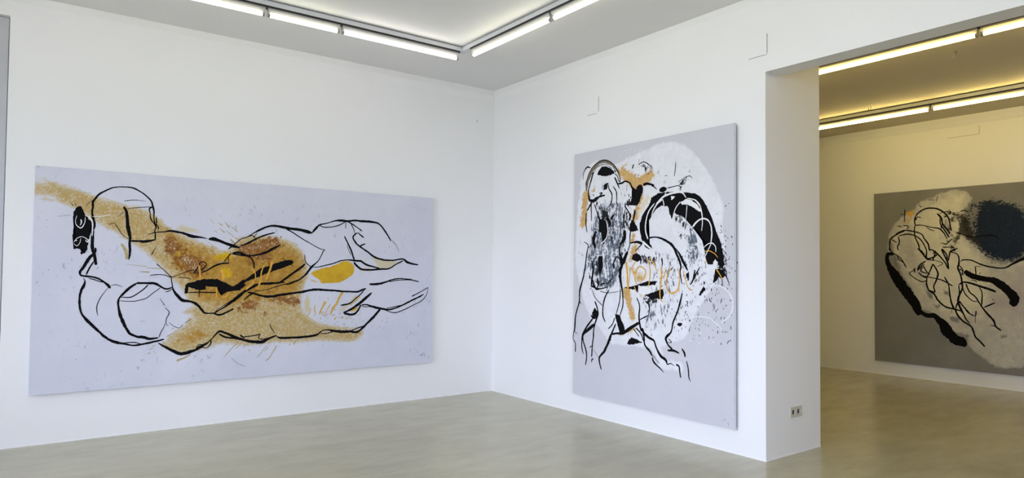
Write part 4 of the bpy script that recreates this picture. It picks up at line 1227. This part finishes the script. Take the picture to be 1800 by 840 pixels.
OCH0, OCH1 = (0.52, 0.42, 0.22), (0.46, 0.34, 0.13)
M_CANVAS_LEFT = canvas_material('pale_violet_canvas_wash', (0.60, 0.615, 0.72), (0.685, 0.695, 0.775), [
    ('p', (0.60, 0.53, 0.32), (0.62, 0.52, 0.26), 14, None, 0.55, 0.25, 0.60, 0.8),
    ('o', (0.60, 0.52, 0.35), (0.53, 0.41, 0.20), 26, None, 1.1, 0.25, 0.70, 0.92),
    ('o', (0.50, 0.33, 0.08), (0.44, 0.30, 0.10), 60, None, 2.4, 0.72, 1.10, 0.85),
    ('o', (0.62, 0.57, 0.46), (0.66, 0.62, 0.55), 48, (1.0, 1.0, 2.2, 0.5), 3.0, 1.25, 1.50, 0.75),
    ('a', (0.50, 0.30, 0.050), (0.36, 0.165, 0.014), 24, None, 1.7, 0.40, 0.90, 0.95),
    ('a', (0.66, 0.56, 0.34), (0.60, 0.48, 0.24), 85, None, 3.2, 1.30, 1.50, 0.7),
    ('a', (0.20, 0.10, 0.015), (0.28, 0.15, 0.03), 90, None, 3.4, 1.22, 1.42, 0.85),
    ('y', (0.66, 0.43, 0.005), (0.56, 0.31, 0.002), 9, None, 0.6, 0.30, 0.50, 0.97),
    ('b', (0.17, 0.055, 0.010), (0.32, 0.14, 0.03), 40, None, 2.0, 0.40, 0.70, 0.95),
    ('b', (0.70, 0.60, 0.44), (0.62, 0.46, 0.26), 75, None, 3.6, 1.02, 1.18, 0.85),
], mark=(0.24, 0.27, 0.36), mark_amount=0.75)
M_CANVAS_RIGHT = canvas_material('light_grey_canvas_wash', (0.575, 0.58, 0.62), (0.61, 0.615, 0.655), [
    ('w', (0.72, 0.73, 0.77), (0.80, 0.81, 0.84), 14, None, 0.8, 0.25, 0.60, 0.92),
    ('p', (0.70, 0.60, 0.40), (0.72, 0.66, 0.50), 24, None, 1.4, 0.35, 0.70, 0.9),
    ('o', (0.62, 0.40, 0.11), (0.52, 0.29, 0.07), 34, None, 1.7, 0.30, 0.62, 0.92),
    ('x', (0.34, 0.39, 0.47), (0.50, 0.54, 0.61), 20, (1.0, 1.0, 0.4, 0.25), 2.2, 0.95, 1.30, 0.40),
    ('x', (0.03, 0.04, 0.055), (0.14, 0.18, 0.24), 46, (1.0, 1.0, 0.32, 0.25), 3.0, 0.98, 1.16, 0.92),
    ('x', (0.03, 0.04, 0.055), (0.10, 0.12, 0.16), 60, (0.4, 1.0, 1.0, -0.5), 3.2, 1.20, 1.36, 0.90),
    ('k', (0.004, 0.004, 0.006), (0.008, 0.009, 0.012), 38, (1.0, 1.0, 0.6, 0.3), 2.6, 0.58, 0.70, 0.98),
], mark_amount=0.12)
M_CANVAS_FAR = canvas_material('mid_grey_canvas_wash', (0.205, 0.205, 0.20), (0.260, 0.255, 0.25), [
    ('w', (0.60, 0.59, 0.53), (0.47, 0.46, 0.43), 16, None, 1.0, 0.28, 0.66, 0.92),
    ('c', (0.80, 0.77, 0.64), (0.66, 0.64, 0.54), 12, None, 1.0, 0.25, 0.75, 0.88),
    ('w', (0.20, 0.20, 0.20), (0.30, 0.30, 0.29), 55, (1.0, 1.0, 0.6, 0.4), 3.2, 1.42, 1.60, 0.6),
    ('m', (0.38, 0.34, 0.35), (0.47, 0.43, 0.43), 6, None, 1.3, 0.30, 1.0, 0.78),
    ('e', (0.15, 0.15, 0.15), (0.23, 0.23, 0.22), 25, None, 1.2, 0.30, 0.70, 0.9),
    ('o', (0.55, 0.33, 0.06), (0.50, 0.38, 0.16), 36, None, 2.2, 0.45, 0.80, 0.9),
    ('n', (0.003, 0.010, 0.026), (0.006, 0.020, 0.050), 42, (1.0, 1.0, 1.4), 2.4, 0.42, 0.66, 0.97),
    ('n', (0.07, 0.12, 0.20), (0.14, 0.20, 0.28), 48, None, 3.0, 1.50, 1.75, 0.5),
    ('d', (0.012, 0.012, 0.012), (0.05, 0.045, 0.035), 30, None, 1.4, 0.38, 0.72, 0.94),
    ('x', (0.015, 0.016, 0.018), (0.06, 0.06, 0.06), 44, (1.0, 1.0, 0.8), 2.8, 0.82, 0.98, 0.9),
], mark=(0.13, 0.13, 0.12), mark_amount=0.3)
M_SIDE = plain('primed_canvas_edge', (0.66, 0.67, 0.70), 0.7, 0, 0.05)
M_SIDE_GREY = plain('grey_canvas_edge', (0.25, 0.25, 0.24), 0.7, 0, 0.05)

pl, fl = painting('wide pale canvas with black outline of a reclining figure over ochre and yellow stains',
                  (-4.2521, 0.0, 0.3835), 0.0, 3.4468, 1.7316, 0.040, 0.030, LEFT_WASH, M_CANVAS_LEFT,
                  LEFT_STROKES, LEFT_PATCHES, 11, M_SIDE)
rg = random.Random(5)
dr = []
for (cx_, cy_, sx, sy, n) in ((1850, 330, 420, 60, 50), (2650, 420, 380, 70, 40), (1700, 1130, 260, 110, 30),
                              (2300, 520, 200, 80, 40), (1250, 400, 200, 80, 20)):
    for _ in range(n):
        dr.append((cx_ + rg.gauss(0, sx * .6), cy_ + rg.gauss(0, sy * .6), rg.uniform(2, 5.5), rg.uniform(1, 2.6), rg.uniform(0.5, 1.3)))
splatter('ochre_splatter', dr, fl, PAINT['g'], pl)
dr = [(rg.uniform(80, 3350), rg.uniform(80, 1650), rg.uniform(1.2, 3.0), rg.uniform(1, 2), rg.uniform(0, 3)) for _ in range(130)]
splatter('grey_splatter', dr, fl, PAINT['s'], pl)

pr, fr_ = painting('tall light grey canvas with two bent figures under a thick black arch stroke',
                   (0.0, -1.4269, 0.1886), -math.pi / 2, 1.7879, 2.2889, 0.050, 0.026, RIGHT_WASH, M_CANVAS_RIGHT,
                   RIGHT_STROKES, RIGHT_PATCHES, 23, M_SIDE)
dr = []
for _ in range(240):
    a = rg.uniform(1180, 1770)
    b = rg.uniform(620, 1300)
    dr.append((a, b, rg.uniform(1.5, 3.5), rg.uniform(1.5, 4.5), math.pi / 2 + rg.uniform(-0.5, 0.25)))
for _ in range(90):
    dr.append((rg.gauss(1690, 40), rg.gauss(1300, 150), rg.uniform(1.5, 4), rg.uniform(1, 3), 1.9 + rg.uniform(-.4, .4)))
splatter('black_splatter', dr, fr_, PAINT['k'], pr)
dr = [(rg.uniform(450, 900), rg.uniform(2090, 2240), rg.uniform(2, 6), rg.uniform(1, 2), rg.uniform(0, 3)) for _ in range(26)]
dr += [(rg.uniform(1150, 1600), rg.uniform(600, 800), rg.uniform(2, 5), rg.uniform(1, 2), rg.uniform(0, 3)) for _ in range(24)]
splatter('white_splatter', dr, fr_, PAINT['w'], pr)

pf, ff = painting('mid grey canvas with cream tangle of black lines and a blue-black cloud',
                  (X2, -1.8295, 0.1825), -math.pi / 2, 2.40, 2.2666, 0.040, 0.030, FAR_WASH, M_CANVAS_FAR,
                  FAR_STROKES, [], 31, M_SIDE_GREY)


# ------------------------------------------------------------------ fluorescent lights on ceiling rails
def light_rail(label, axis, a0, a1, c, top, group, inset=0.015):
    """slim channel under the ceiling, along x or y, centred at c"""
    def bx(mb, l0, l1, u0, u1, z0, z1):
        if axis == 'x':
            mb.box(l0, l1, c + u0, c + u1, z0, z1)
        else:
            mb.box(c + u0, c + u1, l0, l1, z0, z1)
        return mb
    lo, hi = min(a0, a1), max(a0, a1)
    root = empty('light_rail', ((lo + hi) / 2 if axis == 'x' else c, c if axis == 'x' else (lo + hi) / 2, top))
    tag(root, label, 'light rail', group)
    off = Vector(root.location)

    def add(mb, name, material):
        mb.v = [tuple(Vector(v) - off) for v in mb.v]
        return mb.build(name, material, root)
    add(bx(MB(), lo, hi, -0.020, 0.020, top - 0.008, top - 0.0005), 'shadow_gap_strip', M_SLOT_SHADE)  # black colour paints the shadow line between ceiling and rail
    rail = bx(MB(), lo, hi, -0.031, 0.031, top - 0.045, top - 0.008)
    add(rail, 'rail_channel', M_RAIL)
    add(bx(MB(), lo + inset, hi - inset, -0.026, 0.026, top - 0.060, top - 0.045), 'rail_slot', M_SLOT_SHADE)
    return root


def light_fixture(label, axis, a0, a1, c, top, tube_mat, group):
    """batten with one bare tube held between two lamp holders"""
    lo, hi = min(a0, a1), max(a0, a1)
    mid = (lo + hi) / 2
    zt = top - 0.111
    root = empty('fluorescent_light', (mid, c, zt) if axis == 'x' else (c, mid, zt), 0 if axis == 'x' else math.pi / 2)
    tag(root, label, 'ceiling light', group)
    L = hi - lo
    hz = top - 0.060 - zt
    P = [(-0.009, 0.021), (0.009, 0.021), (0.024, 0.038), (0.024, hz), (-0.024, hz), (-0.024, 0.038)]
    MB().prism(P, 'x', -L / 2 + 0.004, L / 2 - 0.004).build('batten', M_BATTEN, root)
    for s in (-1, 1):
        MB().box(-L / 2 + 0.006, L / 2 - 0.006, min(s * 0.0235, s * 0.0246), max(s * 0.0235, s * 0.0246), 0.0445, 0.0465).build('batten_groove', M_CAP, root)
    MB().tube([(-L / 2 + 0.022, 0, 0), (L / 2 - 0.022, 0, 0)], 0.0132, 16).build('tube', tube_mat, root, smooth=False)
    for s in (-1, 1):
        e = s * L / 2
        MB().tube([(e - s * 0.022, 0, 0), (e - s * 0.010, 0, 0)], 0.0150, 16).build('tube_cap', M_CAP, root)
        hb = MB().box(min(e, e - s * 0.010), max(e, e - s * 0.010), -0.013, 0.013, -0.016, 0.032)
        hb.build('lamp_holder', M_HOLDER, root, bevel=0.003)
    return root


CY, CX = -1.043, -1.088                    # axes of the two visible rail runs in the front room
G1 = 'light rails on the front room ceiling'
light_rail('aluminium light rail along the wall of the wide pale canvas', 'x', -6.4, CX - 0.031, CY, H, G1)
light_rail('aluminium light rail along the wall of the tall light grey canvas', 'y', CY + 0.031, -8.4, CX, H, G1, 0.19)
GL = 'tube lights over the wide pale canvas wall'
light_fixture('long bare tube light at the rail corner, over the wide pale canvas', 'x', -2.262, -1.140, CY, H, M_TUBE_WHITE, GL)
light_fixture('short tube light between two longer ones over the wide pale canvas', 'x', -2.858, -2.276, CY, H, M_TUBE_YEL, GL)
light_fixture('tube light farthest from the rail corner over the wide pale canvas', 'x', -4.010, -2.872, CY, H, M_TUBE_YEL, GL)
GR = 'tube lights over the tall grey canvas wall'
light_fixture('tube light at the rail corner, over the tall light grey canvas', 'y', -2.312, -1.205, CX, H, M_TUBE_YEL, GR)
light_fixture('tube light next to the corner one, above the wall with the opening', 'y', -3.452, -2.326, CX, H, M_TUBE_YEL, GR)
# unseen further lights of the same two runs, added for the light they give
light_fixture('added tube light on the canvas wall rail, above the tall grey door', 'x', -5.16, -4.024, CY, H, M_TUBE_WHITE, GL)
light_fixture('added tube light on the rail beside the opening, third from the corner', 'y', -4.60, -3.466, CX, H, M_TUBE_YEL, GR)
light_fixture('added tube light on the rail beside the opening, fourth from the corner', 'y', -5.75, -4.614, CX, H, M_TUBE_YEL, GR)

G2 = 'light rails on the back room ceiling'
NX, FX = 1.655, 3.985
light_rail('light rail in the back room, nearer the opening', 'y', 0.0, -8.6, NX, H2, G2)
light_rail('light rail in the back room, over the mid grey canvas', 'y', 0.0, -8.6, FX, H2, G2)
GN = 'tube lights of the back room beside the opening'
GF = 'tube lights over the mid grey canvas'
light_fixture('white tube light just behind the lintel of the opening', 'y', -4.236, -2.760, NX, H2, M_TUBE_WARM, GN)
light_fixture('second tube light along the rail behind the lintel', 'y', -5.726, -4.250, NX, H2, M_TUBE_WARM, GN)
light_fixture('added tube light hidden behind the pier on the rail behind the lintel', 'y', -2.746, -1.27, NX, H2, M_TUBE_WARM, GN)  # unseen tube added for its light in the back room
light_fixture('tube light over the bare wall beside the mid grey canvas', 'y', -2.973, -1.497, FX, H2, M_TUBE_WARM, GF)
light_fixture('tube light straight over the mid grey canvas', 'y', -4.463, -2.987, FX, H2, M_TUBE_WARM, GF)
light_fixture('added tube light past the far end of the mid grey canvas', 'y', -5.953, -4.477, FX, H2, M_TUBE_WARM, GF)  # out of view, put in to add light along this rail


# ------------------------------------------------------------------ small things on walls and ceiling
def double_socket():
    root = empty('wall_socket', (0.381, YJ, 0.276))
    tag(root, 'ivory double wall socket low on the pier beside the opening', 'socket')
    fr = MB()
    W, Hh = 0.076, 0.076
    # outer frame as four bars around the two inserts
    fr.box(-W, W, -0.009, 0, 0, 0.010).box(-W, W, -0.009, 0, Hh - 0.010, Hh)
    fr.box(-W, -W + 0.010, -0.009, 0, 0.010, Hh - 0.010).box(W - 0.010, W, -0.009, 0, 0.010, Hh - 0.010)
    fr.box(-0.004, 0.004, -0.009, 0, 0.010, Hh - 0.010)
    fr.build('socket_frame', M_SOCKET, root)
    for s in (-1, 1):
        cx = s * 0.035
        cz = Hh / 2
        mb = MB()
        n = 24
        # square plate with a round well: ring from square to circle, wall of the well, floor of the well
        i = 0
        sq, ci, cf = [], [], []
        for k in range(n):
            t = 2 * math.pi * k / n
            c, d = math.cos(t), math.sin(t)
            q = 0.0305 / max(abs(c), abs(d))
            sq.append((cx + c * q, -0.007, cz + d * q * 0.92))
            ci.append((cx + c * 0.0215, -0.008, cz + d * 0.0215))
            cf.append((cx + c * 0.0195, -0.0010, cz + d * 0.0195))
        mb.v = sq + ci + cf
        for k in range(n):
            j = (k + 1) % n
            mb.f += [(k, j, n + j, n + k)]
        mb.f += [(n + k, n + (k + 1) % n, 2 * n + (k + 1) % n, 2 * n + k) for k in range(n)]
        ins = mb.build('socket_insert', M_SOCKET, root)
        wl_ = MB()
        wl_.tube([(cx, -0.0012, cz), (cx, -0.0004, cz)], 0.0198, 24)
        wl_.build('socket_well', M_DARK, ins)
        for hx in (-0.0095, 0.0095):
            MB().tube([(cx + hx, -0.0030, cz), (cx + hx, -0.0010, cz)], 0.0030, 10).build('contact_hole', M_STEEL, ins)
        cl = MB().box(cx - 0.003, cx + 0.003, -0.006, -0.001, cz + 0.015, cz + 0.0195)
        cl.box(cx - 0.003, cx + 0.003, -0.006, -0.001, cz - 0.0195, cz - 0.015)
        cl.build('earth_clip', M_STEEL, ins)
    return root


double_socket()


def cover(label, loc, rz, w, h, cracks):
    """painted-over flush cover plate; open joints show as hairlines"""
    root = empty('cover_plate', loc, rz)
    tag(root, label, 'cover plate', 'painted cover plates high on the walls')
    MB().box(0, w, -0.0016, -0.0002, 0, h).build('plate', M_WALL, root, bevel=0.0006)
    for (x0, x1, z0, z1) in cracks:
        MB().box(x0, x1, -0.0019, -0.0003, z0, z1).build('open_joint', M_CRACK, root)
    return root


cover('square cover plate in the room corner, right of the wide pale canvas', (-0.232, 0, 2.890), 0, 0.163, 0.152,
      [(-0.004, 0.0, 0.118, 0.152)])
R_ = -math.pi / 2
cover('square cover plate with open joint above the tall grey canvas', (0, -1.553, 2.840), R_, 0.150, 0.151,
      [(0.150, 0.1535, 0.012, 0.151), (0.0, 0.128, -0.0028, 0.0)])
cover('square cover plate with open joint over the edge of the opening', (0, -3.306, 2.946), R_, 0.151, 0.151,
      [(0.151, 0.1545, 0.006, 0.151), (0.0, 0.151, -0.0028, 0.0)])
cover('oblong cover plate high above the mid grey canvas', (X2, -2.720, 3.085), R_, 0.351, 0.105,
      [(0.351, 0.3545, 0.0, 0.105), (0.0, 0.351, -0.0028, 0.0)])


def hook(label, x, y):
    root = empty('ceiling_hook', (x, y, H2))
    tag(root, label, 'hook', 'ceiling hooks in the back room')
    MB().tube([(0, 0, -0.0005), (0, 0, -0.006)], 0.012, 16).build('base_plate', M_STEEL, root)
    P = [(0, 0, -0.004), (0, 0, -0.045)]
    for k in range(1, 10):
        t = math.pi * 1.35 * k / 9
        P.append((0, 0.014 - 0.014 * math.cos(t), -0.045 - 0.016 * math.sin(t)))
    MB().tube(P, 0.0035, 8).build('hook_wire', M_STEEL, root, smooth=True)
    return root


hook('small steel hook in the back room ceiling beside the rail over the canvas', 3.682, -2.454)
hook('small steel hook in the back room ceiling beside the rail behind the lintel', 2.322, -3.835)
